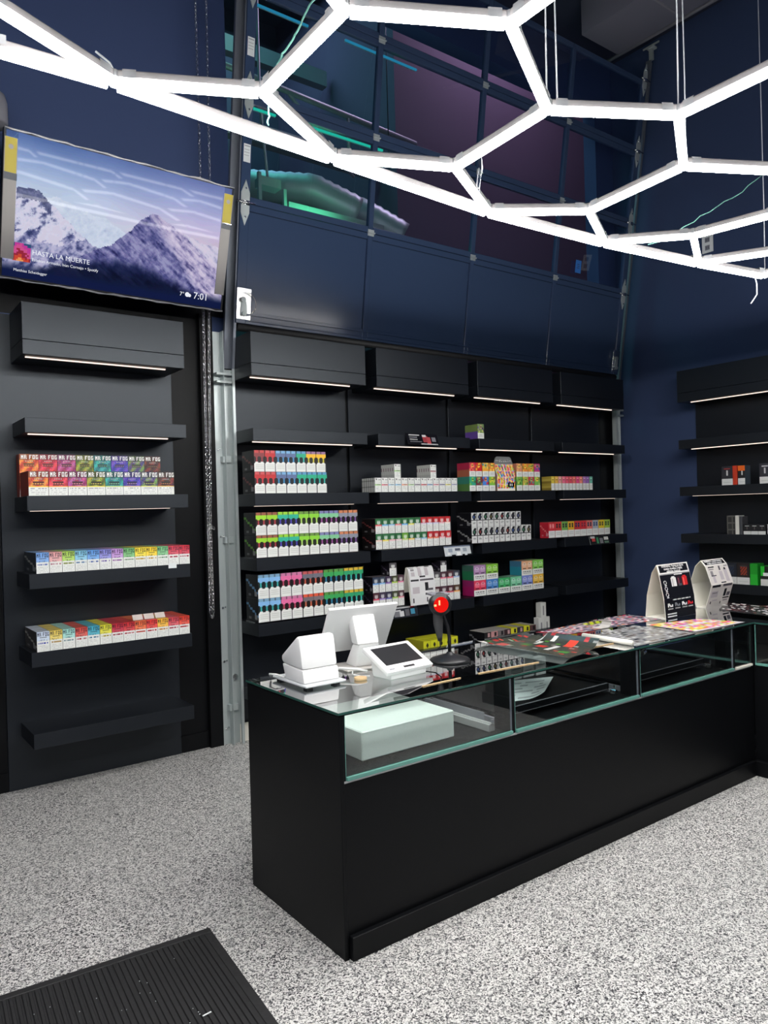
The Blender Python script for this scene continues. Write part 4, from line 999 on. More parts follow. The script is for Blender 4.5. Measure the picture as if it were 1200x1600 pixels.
# left unit, second shelf: two rows of tall art boxes
mx = [('orange red', (190, 60, 40), (240, 150, 60)), ('crimson', (170, 30, 50), (225, 70, 90)), ('magenta', (140, 40, 90), (190, 90, 150)), ('olive green', (70, 90, 30), (170, 170, 60)), ('teal', (20, 110, 115), (60, 170, 160)), ('indigo', (50, 50, 150), (110, 80, 190)), ('violet', (70, 60, 120), (120, 150, 80)), ('dark brown', (60, 40, 40), (130, 60, 50))]
row([(f'{n} carton', art_max(a, b, i), mix(a, (0, 0, 0), .3), mix(a, W_, .1), f'mx{i}', None) for i, (n, a, b) in enumerate(mx)], -.561, .344, YF, Z[3], .150, .235, 'front row, second shelf under the television', 'art cartons, front row')
row([(f'{n} carton', art_max(a, b, i), mix(a, (0, 0, 0), .3), mix(a, W_, .1), f'mxb{i}', None) for i, (n, a, b) in enumerate(mx)], -.561, .344, YF+.245, Z[3], .134, .09, 'hidden rear row, second shelf under the television', 'art cartons, rear row base')
row([(f'{n} carton', art_max(b, a, i+20, True), mix(a, (0, 0, 0), .3), mix(a, W_, .1), f'mxc{i}', None) for i, (n, a, b) in enumerate(mx)], -.561, .344, YF+.245, Z[3]+.1346, .136, .09, 'raised rear row, second shelf under the television', 'art cartons, rear row top')
f4 = [('sky blue', (110, 160, 225)), ('dusty pink', (225, 160, 160)), ('lime', (165, 205, 80)), ('pale blue', (120, 190, 220)), ('blue', (90, 150, 220)), ('violet', (130, 130, 210)), ('orchid', (190, 140, 210)), ('green', (110, 185, 110)), ('yellow', (240, 215, 50)), ('golden yellow', (245, 210, 40)), ('mint green', (120, 195, 130)), ('red', (215, 60, 80)), ('crimson', (200, 40, 60))]
row([(f'{n} carton', art_fog(c, i), (36, 42, 48), mix(c, (120, 120, 110), .35), f'fa{i}', side_diag((38, 44, 50), (150, 150, 140)) if i == 0 else None) for i, (n, c) in enumerate(f4)], -.532, .437, YF-.004, Z[4], .125, .33, 'third shelf under the television', 'slim art cartons, third shelf')
f5 = [('blue and white', (190, 205, 225)), ('yellow and purple', (225, 200, 90)), ('pale aqua', (150, 210, 200)), ('red', (205, 70, 60)), ('teal', (60, 165, 190)), ('lemon', (220, 215, 50)), ('crimson', (185, 30, 50)), ('scarlet', (205, 40, 45)), ('orange', (235, 100, 50)), ('red orange', (225, 50, 45)), ('amber', (245, 180, 50)), ('red and purple', (215, 70, 80)), ('flame red', (225, 60, 40))]
row([(f'{n} carton', art_fog(c, i+40, (40, 60, 160) if i == 0 else None), (48, 48, 48), mix(c, (110, 100, 90), .3), f'fb{i}', side_diag((58, 56, 54), (170, 170, 160)) if i == 0 else None) for i, (n, c) in enumerate(f5)], -.541, .423, YF-.004, Z[5], .120, .33, 'fourth shelf under the television', 'slim art cartons, fourth shelf')
for x, lab in ((.06, 'left'), (.135, 'middle'), (.21, 'right')):
    tag(obj('open_flap', MB().prism([(0, 0), (.004, 0), (.03, .03), (.027, .032)], 'x', 0, .066, 0, (200, 190, 185)), 'card', loc=(x, YF+.05, Z[5]+.1215)), f'open white carton flap, {lab} of three, fourth shelf under the television', 'flap', 'open carton flaps')
tag(obj('price_tag', MB().box(0, .055, -.002, 0, -.02, .012), 'paper', loc=(.285, YF-.0075, Z[4]-.003)), 'white price tag on the third shelf edge under the television', 'tag')
# unit one
RD = ((176, 50, 54), (150, 60, 62)); BL = ((96, 140, 190), (60, 130, 170)); TE = ((40, 165, 130), (60, 160, 200)); YE = ((236, 180, 40), (190, 190, 60))
def pen(n, cs, top=None, key=None):
    return (f'{n} pen carton', art_pen(cs[0], cs[1], top), K_, (30, 30, 34), 'pen'+(key or n), None)
def first(sp, line):
    return (sp[0], sp[1], sp[2], sp[3], sp[4]+'s', side_diag((14, 14, 18), line))
red = pen('red', ((190, 44, 48), (190, 50, 60))); dred = pen('dark red', ((130, 50, 54), (140, 50, 60)), (190, 60, 60)); blu = pen('blue', ((92, 110, 150), (60, 140, 190)), (120, 170, 210)); tea = pen('teal', ((40, 170, 130), (60, 180, 170)), (90, 150, 190)); yel = pen('yellow', ((238, 184, 40), (200, 190, 60)), (150, 110, 150))
G1_ = 'pen cartons, first unit'
row([first(dred, (110, 60, 60)), red, blu, blu, tea, yel, yel],   .942, 1.552, YF, Z[3]+.158, .154, .19, 'upper tier, second shelf, unit beside the track', 'pen cartons, second shelf upper tier')
row([first(red, (110, 60, 60)), red, blu, blu, tea, tea, tea], .942, 1.558, YF, Z[3], .156, .19, 'lower tier, second shelf, unit beside the track', 'pen cartons, second shelf lower tier')
lim = pen('lime', ((150, 210, 50), (170, 60, 70)), (150, 90, 70)); mnt = pen('green and violet', ((50, 180, 150), (80, 70, 180)), (150, 210, 60)); lgr = pen('lime green', ((140, 210, 60), (180, 220, 110)), (110, 150, 70)); lav = pen('mint and lavender', ((130, 200, 150), (150, 80, 150)), (130, 130, 180)); orn = pen('grey and orange', ((140, 144, 158), (120, 80, 150)), (205, 130, 90))
r4 = [lim, lim, mnt, mnt, lgr, lgr, lav, lav, orn, orn]
row([first(r4[0], (90, 150, 50))]+r4[1:], .942, 1.834, YF, Z[4]+.168, .164, .19, 'upper tier, third shelf, unit beside the track', 'pen cartons, third shelf upper tier')
row([first(r4[0], (90, 150, 50))]+r4[1:], .942, 1.834, YF, Z[4]+.006, .160, .19, 'lower tier, third shelf, unit beside the track', 'pen cartons, third shelf lower tier')
sky = pen('sky blue', ((130, 180, 225), (60, 170, 170)), (120, 160, 190)); pnk = pen('pink', ((225, 110, 160), (190, 70, 100)), (200, 120, 160)); gry = pen('grey and red', ((110, 112, 124), (200, 90, 70)), (190, 90, 90)); grn = pen('green', ((60, 165, 90), (50, 130, 170)), (90, 150, 70)); ygr = pen('green and yellow', ((50, 160, 110), (60, 190, 180)), (210, 180, 60)); org = pen('grey and orange red', ((120, 110, 116), (210, 110, 80)), (225, 90, 60))
r5 = [sky, sky, pnk, pnk, gry, gry, grn, grn, ygr, ygr]
row([first(sky, (90, 140, 180))]+r5[1:], .944, 1.873, YF, Z[5]+.181, .172, .19, 'upper tier, fourth shelf, unit beside track', 'pen cartons, fourth shelf upper tier')
row([first(sky, (90, 140, 180)), sky, pnk, pnk, org, org, grn, grn, ygr, ygr], .944, 1.873, YF, Z[5]+.012, .168, .19, 'lower tier, fourth shelf, unit beside track', 'pen cartons, fourth shelf lower tier')
for z, x0, x1, lab in ((Z[4], .941, 1.845, 'third'), (Z[5], .941, 1.885, 'fourth')):
    tag(obj('clear_riser', MB().box(x0, x1, YF-.006, YF+.20, z+.0005, z+(.0055 if lab == 'third' else .0115)), 'clear'), f'clear riser sheet under the pen cartons on the {lab} shelf', 'riser')
# unit two
sl = [('pale green', (150, 205, 110)), ('pink', (225, 90, 110)), ('pale blue', (150, 195, 220)), ('sky blue', (120, 190, 230)), ('orange', (240, 150, 110)), ('light green', (165, 215, 140)), ('grey', (120, 110, 130)), ('rose', (225, 70, 80)), ('blue', (110, 150, 200)), ('soft pink', (230, 130, 150)), ('slate', (110, 110, 150)), ('yellow', (225, 215, 80)), ('lilac', (150, 150, 190))]
SIDE_W = [[(196, 198, 194) if i % 4 else (120, 122, 120) for i in range(24)] if j not in (2, 7) else [(150, 152, 148) if i % 4 else (60, 60, 60) for i in range(24)] for j in range(12)]
row([(f'white and {n} slim carton', art_slim(c, i), (190, 192, 188), (205, 206, 203), f'sl{i}', SIDE_W if i == 0 else None) for i, (n, c) in enumerate(sl)], 2.009, 2.902, YF-.004, Z[3], .115, .185, 'second shelf, second unit', 'white slim cartons')
for gx, c, lab, cw in ((2.214, (150, 205, 110), 'left', 'green'), (2.600, (150, 50, 60), 'right', 'dark red')):
    for q in range(6):
        me = carton_mesh(f'st{lab}', .0675, .0295, .113, art_slim(c, 5), (188, 190, 186), (205, 206, 203), [[(188, 190, 186)]*3, [(120, 90, 100)]+[(188, 190, 186)]*2, [(188, 190, 186)]*3, [(170, 172, 170)]*3])
        o = link('carton', me, None, (gx, YF+.0+q*.0305, Z[3]+.1158), (0, 0, 0))
        tag(o, f'white slim carton with {cw} stripe, {ORD[q]} from front, {lab} stack, second unit', 'carton', f'{lab} stacked slim cartons')
dc = empty('device_card', (2.33, 2.4805-.037, Z[2]-.080), label='small dark tilted card with a red device, hooked on the top shelf edge', cat='card')
crd = [[(20, 20, 24)]*24 for _ in range(10)]
for (x, y, w_, h_, c) in ((2, 1, 8, 1, (190, 190, 190)), (2, 3, 6, 1, (120, 120, 124)), (2, 5, 6, 1, (160, 160, 160)), (2, 7, 9, 1, (90, 90, 94)), (12, 2, 4, 6, (150, 60, 66)), (15, 3, 3, 6, (170, 70, 74)), (12, 1, 3, 2, (200, 200, 200)), (19, 3, 3, 4, (120, 120, 126)), (10, 9, 13, 1, (180, 180, 180))):
    for j in range(y, y+h_):
        for i in range(x, x+w_): crd[j][i] = c
obj('print', MB().raster(crd, (0, -.0045, .10), (.34, 0, 0), (0, 0, -.10)), 'gloss', dc, rot=(-.35, 0, .0))
obj('backing', MB().box(0, .34, -.004, 0, 0, .10), 'blackp', dc, rot=(-.35, 0, 0))
cupg, cupr = (40, 105, 60), (190, 35, 40)
def cups(n, cols, stripes, seed):
    return [(f'{"green" if c == cupg else "red" if c == cupr else "lime"} topped carton', art_cup(c, s_, seed+i), (26, 22, 24), (110, 100, 96), f'cup{seed+i}', side_diag((24, 20, 22), (120, 60, 60)) if i == 0 else None) for i, (c, s_) in enumerate(zip(cols, stripes))]
row(cups(12, [cupg]*7+[cupr]*5, [(220, 70, 80), (90, 170, 220), (140, 190, 230), (235, 120, 130), (100, 170, 230), (230, 220, 90), (205, 210, 215), (215, 190, 215), (210, 215, 235), (200, 205, 230), (230, 180, 190), (235, 215, 200)], 100), 2.005, 2.815, YF, Z[4]+.134, .121, .19, 'upper tier, third shelf, second unit', 'two tone cartons, upper tier')
row(cups(12, [cupg]*4+[(110, 170, 60)]+[cupg]*3+[cupr]*4, [(240, 200, 190), (235, 215, 80), (235, 170, 180), (235, 200, 210), (200, 215, 120), (235, 190, 90), (200, 210, 220), (140, 190, 220), (240, 130, 90), (235, 110, 80), (235, 180, 190), (215, 60, 70)], 130), 2.005, 2.818, YF, Z[4]+.008, .124, .19, 'lower tier, third shelf, second unit', 'two tone cartons, lower tier')
tag(obj('clear_riser', MB().box(1.96, 2.83, YF-.006, YF+.2, Z[4]+.0005, Z[4]+.0075), 'clear'), 'clear riser sheet under the two tone cartons', 'riser')
dk = (38, 34, 40)
def dks(cols, seed): return [(f'dark carton with {n} stripe', art_cup(mix(dk, c, .22), c, seed+i), (30, 24, 34), (90, 84, 88), f'dk{seed+i}', side_diag((24, 22, 30), (90, 80, 100)) if i == 0 else None) for i, (n, c) in enumerate(cols)]
row(dks([('blue', (90, 150, 220)), ('sky blue', (120, 180, 230)), ('purple', (120, 80, 170)), ('lime', (170, 205, 60)), ('pink', (225, 120, 160))], 160), 1.985, 2.308, YF+.03, Z[5]+.130, .125, .13, 'upper tier left of the white sheet', 'dark cartons, upper left')
row(dks([('crimson', (215, 60, 90)), ('violet', (150, 120, 200)), ('navy', (90, 90, 170)), ('green', (160, 200, 80)), ('rose', (225, 130, 150))], 170), 1.985, 2.308, YF+.03, Z[5]+.004, .124, .13, 'lower tier left of the white sheet', 'dark cartons, lower left')
row(dks([('white', (225, 225, 220)), ('pink', (225, 100, 130)), ('red', (220, 80, 100)), ('pale blue', (150, 180, 220))], 180), 2.605, 2.905, YF, Z[5]+.130, .122, .13, 'upper tier right of the white sheet', 'dark cartons, upper right')
row(dks([('red', (225, 70, 90)), ('pink', (230, 120, 150)), ('crimson', (200, 60, 80)), ('orange', (245, 160, 70))], 190), 2.605, 2.905, YF, Z[5]+.004, .124, .13, 'lower tier right of the white sheet', 'dark cartons, lower right')
row(dks([('white', (225, 225, 220))], 200), 2.15, 2.225, YF+.02, Z[5]+.2555, .105, .12, 'standing on top of the dark cartons left of the sheet', 'dark cartons, top pair')
row(dks([('pale', (220, 222, 222))], 205), 2.70, 2.77, YF+.02, Z[5]+.2525, .09, .12, 'standing on top of the dark cartons right of the sheet', 'dark cartons, top pair')
sg = empty('price_sheet', (2.315, YF-.045, Z[5]+.0005), label='white curved price sheet standing between the dark cartons', cat='price sheet')
mm = MB(); sk = sketch(22, 26, [(1, 1, 5, 1, BK), (8, 1, 2, 2, G2), (15, 1, 4, 3, G2), (1, 4, 4, 1, G1), (2, 6, 3, 2, G1), (2, 9, 3, 3, G3), (8, 4, 3, 8, G3), (14, 5, 3, 7, G3), (9, 12, 5, 1, BK), (1, 14, 7, 1, BK), (9, 14, 12, 1, G2), (2, 18, 6, 3, G3), (13, 16, 3, 4, BK), (15, 19, 5, 1, G2), (13, 21, 6, 1, BK), (2, 23, 1, 2, BK), (14, 23, 1, 2, BK)], (222, 222, 222))
for j in range(26):
    for i in range(22):
        def P(u, v):
            a = v/26; return Vector((.0+u/22*.27-.02*a*0-.03*(1-a)*0, .05*(a)**2*0+.10*(1-a)**0*0+.055*(a)**1.8, .315*math.sin(math.pi/2*min(1, a*1.02))))
        mm.face([P(i, 25-j), P(i+1, 25-j), P(i+1, 26-j), P(i, 26-j)], 0, sk[j][i])
obj('print', mm, 'card', sg)
obj('sheet_back', MB().prism([(.004, 0), (.0065, 0), (.036, .20), (.062, .312), (.060, .314), (.033, .205)], 'x', .0, .27).prism([(.0625, .312), (.0645, .312), (.12, .10), (.118, .10)], 'x', 0, .27), 'cream', sg)
def hang_strip(x, z, w_, ras, label):
    g = empty('price_strip', (x, YF-.009, z), label=label, cat='price strip')
    obj('cards', MB().raster(ras, (0, -.0015, 0), (w_, 0, 0), (0, -.02, -.085), ), 'gloss', g)
    obj('backing', MB().prism([(0, 0), (.001, 0), (-.0195, -.085), (-.0205, -.085)], 'x', 0, w_), 'paper', g)
ps = [[(200, 206, 210)]*20 for _ in range(8)]
for (x, y, w_, h_, c) in ((0, 0, 20, 1, (110, 120, 140)), (3, 2, 3, 3, (150, 160, 175)), (8, 2, 4, 2, (90, 96, 110)), (14, 2, 3, 3, (150, 160, 170)), (2, 5, 2, 2, (230, 230, 230)), (9, 5, 3, 3, (235, 235, 235)), (5, 7, 3, 1, (30, 30, 34)), (13, 7, 2, 1, (30, 30, 34)), (17, 7, 3, 1, (30, 30, 34))):
    for j in range(y, y+h_):
        for i in range(x, x+w_): ps[j][i] = c
hang_strip(2.717, Z[4]-.004, .305, ps, 'pale price strip hanging below the two tone cartons')
ps2 = [[(40, 42, 48)]*18 for _ in range(8)]
for (x, y, w_, h_, c) in ((0, 0, 18, 1, (170, 172, 174)), (2, 2, 4, 1, (200, 200, 200)), (1, 3, 4, 4, (120, 120, 124)), (5, 3, 3, 4, (205, 205, 206)), (9, 2, 3, 5, (90, 90, 94)), (13, 2, 3, 4, (70, 140, 170)), (13, 0, 3, 1, (190, 60, 60))):
    for j in range(y, y+h_):
        for i in range(x, x+w_): ps2[j][i] = c
hang_strip(2.14, Z[5]-.004, .26, ps2, 'dark price strip hanging below the dark cartons behind the till screen')
ps3 = [[(30, 32, 34)]*18 for _ in range(8)]
for (x, y, w_, h_, c) in ((1, 0, 4, 2, (190, 190, 190)), (2, 2, 3, 3, (180, 60, 60)), (6, 1, 2, 6, (60, 130, 90)), (9, 2, 3, 5, (120, 120, 124)), (13, 1, 4, 3, (200, 200, 196)), (13, 5, 4, 2, (90, 120, 100))):
    for j in range(y, y+h_):
        for i in range(x, x+w_): ps3[j][i] = c
hang_strip(4.672, Z[4]-.004, .32, ps3, 'dark price strip hanging below the red topped cartons')
# unit three
row([('purple and green carton', art_fruit((120, 150, 90), (110, 70, 150), 3), (90, 70, 130), (130, 140, 90), 'pg', [[(110, 130, 70) if j < 5 else (98, 68, 150)]*10 for j in range(10)])], 3.168, 3.25, YF, Z[2], .130, .165, 'alone on the top shelf of the third unit', 'single cartons')
fr = lambda n, a, b, s_: (f'{n} fruit carton', art_fruit(a, b, s_), mix(a, (0, 0, 0), .25), mix(a, (90, 60, 50), .4), f'fr{s_}', [[mix(a, (70, 40, 50), .3)]*8 if j < 4 else [mix(b, (90, 60, 50), .45)]*8 for j in range(8)] if s_ % 10 == 0 else None)
row([fr('crimson', (215, 40, 80), (240, 130, 90), 10), fr('red', (210, 40, 40), (250, 180, 60), 11), fr('amber', (240, 170, 60), (60, 150, 180), 12), fr('orange', (240, 140, 60), (250, 220, 90), 13)], 3.051, 3.374, YF, Z[3]+.130, .124, .16, 'left block upper tier, third unit', 'fruit cartons, left upper')
row([fr('teal', (50, 170, 140), (90, 190, 90), 20), fr('dark red', (120, 50, 60), (70, 160, 120), 21), fr('blue', (70, 130, 210), (220, 60, 90), 22), fr('lime', (130, 195, 70), (220, 200, 60), 23)], 3.051, 3.374, YF, Z[3], .1295, .16, 'left block lower tier, third unit', 'fruit cartons, left lower')
row([fr('peach', (230, 150, 110), (240, 190, 110), 30), fr('tangerine', (235, 140, 60), (250, 210, 60), 31), fr('orange green', (225, 150, 60), (150, 180, 60), 32), fr('magenta', (205, 50, 120), (70, 90, 190), 33)], 3.651, 3.978, YF, Z[3]+.130, .124, .16, 'right block upper tier, third unit', 'fruit cartons, right upper')
row([fr('green', (110, 180, 80), (70, 130, 50), 40), fr('amber green', (200, 180, 80), (120, 190, 80), 41), fr('red teal', (200, 60, 80), (60, 170, 160), 42), fr('lime', (120, 190, 90), (240, 180, 60), 43)], 3.651, 3.978, YF, Z[3], .1295, .16, 'right block lower tier, third unit', 'fruit cartons, right lower')
ds = empty('flavour_display', (3.385, YF-.012, Z[3]+.0005), label='colourful flavour display with a grey arched header between fruit cartons', cat='display')
fl = [[(240, 235, 225)]*20 for _ in range(24)]; r_ = np.random.RandomState(5)
pal = [(235, 70, 120), (245, 180, 50), (130, 190, 60), (140, 70, 160), (250, 220, 60), (220, 60, 60), (70, 150, 200), (250, 140, 60)]
for j in range(24):
    for i in range(20):
        if j < 22 and i not in (9,): fl[j][i] = pal[(i//3*5+j//3*3+r_.randint(0, 2)) % 8] if (i % 3 and j % 6 not in (0,)) else mix(pal[(i//2+j//3) % 8], (255, 255, 255), .45)
for j in range(17, 21):
    for i in range(12, 19): fl[j][i] = (24, 24, 28)
for j in (18, 19): fl[j][14] = fl[j][16] = (210, 210, 210)
obj('lower_print', MB().raster(fl[12:], (0, 0, .13), (.232, 0, 0), (0, 0, -.13)), 'gloss', ds)
obj('upper_print', MB().raster(fl[:12], (-.01, .03, .245), (.245, 0, 0), (.01, -.03, -.115)), 'gloss', ds)
obj('carton_body', MB().prism([(.001, 0), (.16, 0), (.16, .25), (.031, .246), (.001, .13)], 'x', .001, .231, 0, (150, 120, 110)), 'card', ds)
hd = [[(120, 122, 122)]*20 for _ in range(6)]
for i in range(3, 17):
    hd[2][i] = (30, 30, 32) if i % 2 else (190, 190, 190); hd[4][i] = (190, 190, 190) if i % 3 else (40, 40, 40)
for i in range(2, 18): hd[3][i] = (30, 30, 32)
hdr = MB(); o0 = (-.005, .029, .247)
hdr.prism([(-.008, .247), (.24, .247), (.215, .30), (.195, .315), (.03, .315), (.01, .30)], 'y', .03, .034, 0, (120, 122, 122))
obj('header', hdr, 'card', ds)
obj('header_print', MB().raster(hd, (.02, .0292, .308), (.185, 0, 0), (0, 0, -.05)), 'card', ds)
text('header_text', 'WARNING: contains nicotine', .017, 'ptext', ds, (.112, .0285, .272), TX, 'CENTER')
# thin pink row bridging to unit four
th = [('yellow', (225, 200, 70)), ('amber', (240, 190, 80)), ('pale pink', (240, 170, 170)), ('pink', (240, 120, 150)), ('rose', (235, 90, 120)), ('red', (230, 80, 100)), ('coral', (240, 120, 110)), ('hot pink', (235, 80, 140)), ('salmon', (240, 140, 120)), ('lilac', (180, 120, 190)), ('violet', (150, 110, 190)), ('mint', (110, 190, 170))]
def art_thin(c, s_):
    R = [[c]*8 for _ in range(9)]+[[W_]*7+[MG] for _ in range(9)]
    for i in (2, 3, 4, 5): R[2][i] = mix(c, (255, 240, 200), .6); R[4][i] = mix(c, (90, 20, 60), .5)
    for i in (2, 4, 5): R[12][i] = LG; R[14][i] = LG
    for j in range(9): R[j][7] = mix(c, (60, 40, 40), .4)
    return R
row([(f'{n} thin carton', art_thin(c, i), (170, 150, 60), (190, 170, 90), f'thn{i}', [[(170, 150, 60)]*6, [(190, 170, 80)]*6, [(140, 120, 50)]*6]*2 if i == 0 else None) for i, (n, c) in enumerate(th)], 4.134, 4.771, YF, Z[3], .135, .12, 'second shelf, fourth unit', 'thin pink cartons')
acc = [(60, 60, 70), (60, 90, 150), (60, 120, 90), (90, 100, 140), (70, 80, 120), (150, 60, 60), (90, 70, 80), (60, 130, 90), (70, 110, 100), (160, 80, 70), (110, 100, 60)]
bw = lambda i, k: (f'black and white carton', art_bw(acc[(i*3+k) % 11], i+k), (20, 20, 24), (130, 130, 130), f'bw{(i*3+k) % 11}{"s" if i == 0 else ""}', side_diag((18, 18, 24), (150, 150, 150)) if i == 0 else None)
row([bw(i, 1) for i in range(9)], 3.061, 3.696, YF, Z[4]+.150, .128, .19, 'upper tier, third shelf, third unit', 'black and white cartons, upper tier')
row([bw(i, 2) for i in range(11)], 3.061, 3.833, YF, Z[4]+.006, .142, .19, 'lower tier, third shelf, third unit', 'black and white cartons, lower tier')
def art_four(c, d, s_):
    R = [[c]*12 for _ in range(9)]+[[W_]*11+[LG] for _ in range(9)]
    for j in range(2, 7):
        for i in (2, 3, 4, 7, 8, 9): R[j][i] = d if j != 4 else mix(d, W_, .3)
    for i in range(12): R[9][i] = c
    for j in (12, 14):
        for i in range(2, 10): R[j][i] = LG
    return R
ff = [('red', (200, 50, 60), (230, 140, 140)), ('red and black', (200, 60, 60), (20, 20, 26)), ('green and black', (120, 180, 90), (24, 26, 30)), ('amber', (235, 180, 50), (40, 34, 30)), ('red and navy', (205, 60, 60), (30, 40, 80)), ('scarlet', (210, 50, 60), (120, 40, 60)), ('coral and navy', (220, 120, 110), (30, 40, 70)), ('blue', (170, 180, 190), (30, 60, 110)), ('yellow and orange', (225, 200, 50), (60, 60, 40)), ('lime', (165, 200, 80), (50, 70, 40))]
row([(f'{n} topped carton', art_four(c, d, i), (180, 40, 54), (150, 120, 90), f'ff{i}', side_diag((178, 36, 52), (220, 120, 120)) if i == 0 else None) for i, (n, c, d) in enumerate(ff)], 4.078, 5.035, YF, Z[4]+.008, .152, .11, 'third shelf, fourth unit', 'red topped cartons')
tag(obj('clear_riser', MB().box(4.04, 5.05, YF-.006, YF+.13, Z[4]+.0005, Z[4]+.0075), 'clear'), 'clear riser sheet under the red topped cartons', 'riser')
tr = lambda n, c, s_, side=None: (f'{n} wide carton', art_trio(c, s_), side or mix(c, (0, 0, 0), .3), mix(c, (120, 110, 110), .5), f'tr{s_}', [[mix(side or c, (110, 60, 110), .3)]*10 if j < 4 else [side or c]*10 for j in range(10)] if side else None)
row([tr('red pink', (225, 60, 90), 1, (170, 30, 100)), tr('blue', (70, 130, 200), 2), tr('green', (60, 175, 100), 3), tr('mint', (110, 195, 150), 4), tr('periwinkle', (120, 135, 205), 5), tr('amber', (230, 180, 60), 6)], 3.071, 3.992, YF, Z[5]+.004, .140, .15, 'lower tier, fourth shelf, third unit', 'wide cartons, lower tier')
row([tr('lilac', (170, 130, 175), 7, (40, 120, 80)), tr('lime green', (130, 195, 60), 8), None, None, tr('peach', (225, 170, 130), 9, (40, 130, 150)), tr('lime', (125, 200, 80), 10)], 3.071, 3.992, YF, Z[5]+.1450, .135, .15, 'upper tier, fourth shelf, third unit', 'wide cartons, upper tier')
# lowest shelves, seen over the counter
def art_dot(c, s_):
    R = [[c]*12 for _ in range(8)]+[[W_]*12 for _ in range(10)]
    for j in range(2, 6):
        for i in range(5, 9):
            if not (j in (2, 5) and i in (5, 8)): R[j][i] = (24, 24, 20)
    for i in range(12): R[8][i] = (200, 190, 190)
    for j in (13, 14, 15):
        for i in range(1, 11):
            if (i+j) % 3: R[j][i] = (150, 90, 80)
    return R
row([(f'yellow topped carton', art_dot((205, 205, 40), i), (150, 140, 50), (205, 205, 45), f'yd{i % 2}{"s" if i == 0 else ""}', [[(170, 165, 40) if j < 4 else (110, 80, 50) for i_ in range(8)] for j in range(8)] if i == 0 else None) for i in range(5)], 2.47, 2.86, YF, Z[6], .172, .24, 'lowest shelf of the second unit, behind the scanner', 'yellow topped cartons')
kb = [('black', (30, 28, 30)), ('pink', (205, 150, 150)), ('grey', (120, 110, 110)), ('black and pink', (60, 40, 44)), ('yellow', (215, 210, 50)), ('dark', (50, 46, 54)), ('lemon', (215, 210, 40)), ('brown', (90, 60, 60))]
def art_kb(c, s_):
    R = [[c]*12 for _ in range(6)]+[[W_]*12 for _ in range(6)]+[[(30, 30, 34)]*12 for _ in range(6)]
    for j in range(1, 5):
        for i in range(6, 10): R[j][i] = (20, 20, 24) if c[0] > 80 else (190, 150, 150)
    for i in range(2, 10): R[8][i] = LG
    for j in (13, 15):
        for i in range(1, 11): R[j][i] = (110, 110, 112) if i % 3 else (40, 40, 44)
    return R
row([(f'{n} topped carton', art_kb(c, i), (22, 22, 26), (170, 165, 160) if i not in (4, 6) else (205, 200, 50), f'kb{i}', side_diag((18, 18, 22), (120, 120, 124)) if i == 0 else None) for i, (n, c) in enumerate(kb)], 3.18, 3.86, YF, Z[6], .160, .2, 'lowest shelf, above the curled poster', 'striped cartons, lowest shelf')
wc = [[(205, 206, 202)]*8 for _ in range(14)]
for j in range(3, 12): wc[j][4] = (120, 120, 122); wc[j][3] = (150, 150, 152)
row([('white upright carton', wc, (196, 197, 194), (210, 211, 208), 'wu', None)]*2, 3.90, 4.06, YF, Z[6], .215, .06, 'lower pair, lowest shelf of the third unit', 'white upright cartons')
row([('white upright carton', wc, (196, 197, 194), (210, 211, 208), 'wu', None)], 3.935, 4.012, YF, Z[6]+.2158, .14, .06, 'on top of the white pair, lowest shelf', 'white upright cartons')
# right wall unit
XF = XR-DEP-.02+.012
def art_dev(c, lab, s_, acc=(200, 200, 200)):
    R = [[c]*14 for _ in range(12)]+[[(214, 214, 212)]*14 for _ in range(6)]
    for j in range(4, 9):
        for i in (6, 7): R[j][i] = acc
    for i in range(3, 11): R[2][i] = lab
    for i in range(2, 12): R[15][i] = LG
    return R
def rrow(specs, y0, y1, z, h, d, where, group):
    """run from y0 (viewer's left) down to y1"""
    n = len(specs); p = (y0-y1)/n
    for i, (cw, fr_, sd, tp, key) in enumerate(specs):
        me = carton_mesh(key, p-.0012, d, h, fr_, sd, tp); o = link('carton', me, None, (XF, y0-i*p, z+.0004), (0, 0, -math.pi/2))
        tag(o, f'{cw}, {where}', 'carton', group)
rrow([('dark carton with white base', art_dev((44, 44, 50), (150, 50, 50), 1), (190, 60, 36), (60, 60, 64), 'ra')], 1.455, 1.345, Z[3], .18, .10, 'leftmost on the second right wall shelf', 'right wall cartons, second shelf')
rrow([('narrow red carton', [[(196, 60, 36)]*4]*6, (190, 60, 36), (190, 70, 40), 'rb')], 1.343, 1.302, Z[3], .18, .10, 'between dark and orange cartons on the right wall', 'right wall cartons, second shelf')
rrow([('orange topped carton', [[(225, 100, 30)]*12]*5+art_dev((28, 28, 32), (28, 28, 32), 2, (220, 220, 220))[5:], (60, 70, 80), (210, 90, 30), 'rc')], 1.295, 1.225, Z[3], .178, .10, 'right of the narrow red carton on the right wall', 'right wall cartons, second shelf')
rrow([('dark square carton', art_dev((50, 50, 58), (200, 200, 200), 3), (40, 40, 46), (70, 70, 76), 'rd')], 1.09, .99, Z[3], .185, .10, 'second right wall shelf at the picture edge', 'right wall cartons, second shelf')
gy = [[(46, 46, 46) if (i*j) % 5 else (90, 88, 84) for i in range(8)] for j in range(14)]
rrow([('mottled black carton', gy, (30, 30, 32), (60, 60, 62), 're')], 1.415, 1.335, Z[4], .178, .10, 'leftmost on the third right wall shelf', 'right wall cartons, third shelf')
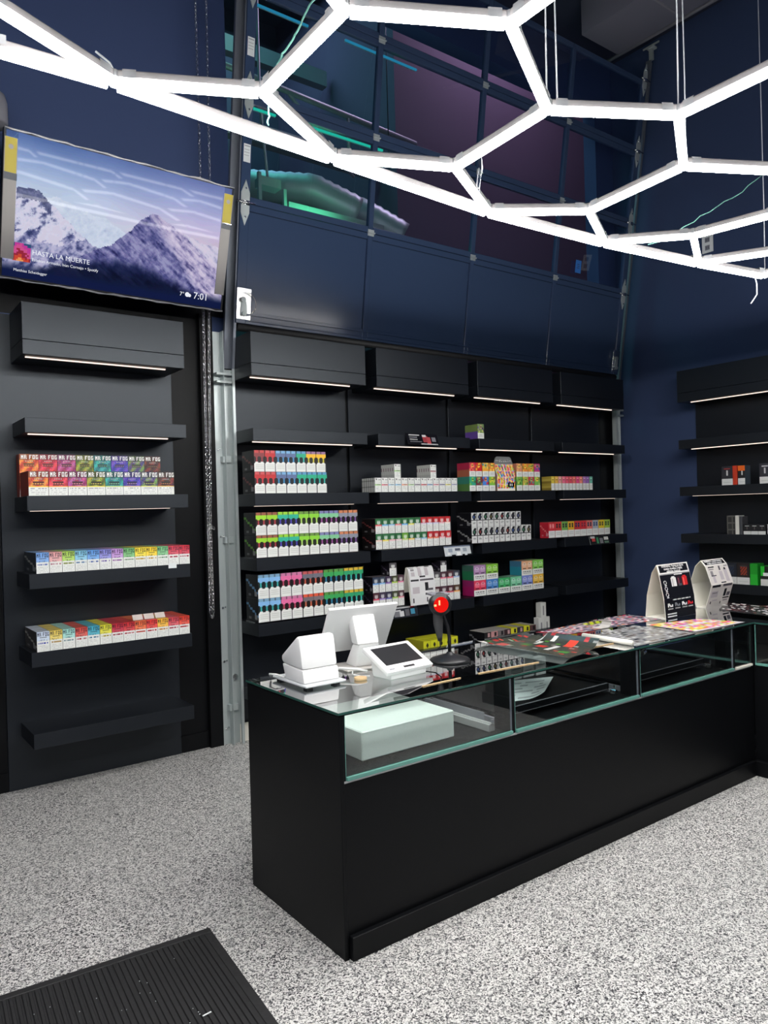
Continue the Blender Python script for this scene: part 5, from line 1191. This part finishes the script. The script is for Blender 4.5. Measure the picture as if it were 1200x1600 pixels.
rrow([('tall white carton', [[(210, 208, 200)]*4]*8, (190, 190, 186), (210, 208, 204), 'rf')], 1.333, 1.295, Z[4], .178, .10, 'beside the mottled black carton on the right wall', 'right wall cartons, third shelf')
rrow([('slim grey carton', [[(70, 72, 76)]*4]*8, (60, 60, 64), (90, 90, 94), 'rg')], 1.293, 1.262, Z[4], .17, .10, 'left of the small white based cartons on the right wall', 'right wall cartons, third shelf')
rrow([(f'small black carton with white base, {q} of three', art_dev((26, 26, 30), (214, 214, 212), 4, (90, 80, 80)), (24, 24, 28), (60, 60, 64), 'rh') for q in ('left', 'middle', 'right')], 1.255, 1.045, Z[4], .092, .08, 'third right wall shelf', 'small white based cartons')
rrow([('small white carton', [[(200, 200, 198)]*6]*6, (190, 190, 188), (200, 200, 198), 'ri')], 1.03, .965, Z[4], .092, .08, 'third right wall shelf at the picture edge', 'right wall cartons, third shelf')
def art_grn(c, a): 
    R = art_dev(c, (60, 60, 64), 5, a)
    for j in range(3, 10):
        for i in range(4, 11): R[j][i] = a if (i+j) % 3 else c
    return R
rrow([('navy carton with white base', art_grn((30, 34, 44), (40, 50, 70)), (24, 26, 30), (50, 52, 56), 'rj'), ('rust red carton with white base', art_grn((36, 30, 30), (150, 60, 40)), (24, 26, 30), (50, 52, 56), 'rk')], 1.455, 1.205, Z[5], .20, .12, 'behind the pale folded stand', 'right wall cartons, fourth shelf')
rrow([('bright green carton side', [[(30, 150, 40)]*6]*4+[[(40, 175, 50)]*6]*4, (28, 140, 40), (40, 150, 50), 'rl')], 1.203, 1.13, Z[5], .20, .12, 'right of the rust red carton', 'right wall cartons, fourth shelf')
rrow([('green and white carton', [[(40, 190, 50)]*3+[(30, 30, 30)]*6+[(60, 200, 60)]*3]*4+[[(40, 190, 50)]*2+[(230, 230, 230)]*8+[(60, 200, 60)]*2]*2+[[(30, 30, 30)]*12]*2+[[(220, 220, 216)]*12]*4, (30, 150, 40), (40, 150, 50), 'rm')], 1.105, .96, Z[5], .18, .12, 'fourth right wall shelf at the picture edge', 'right wall cartons, fourth shelf')
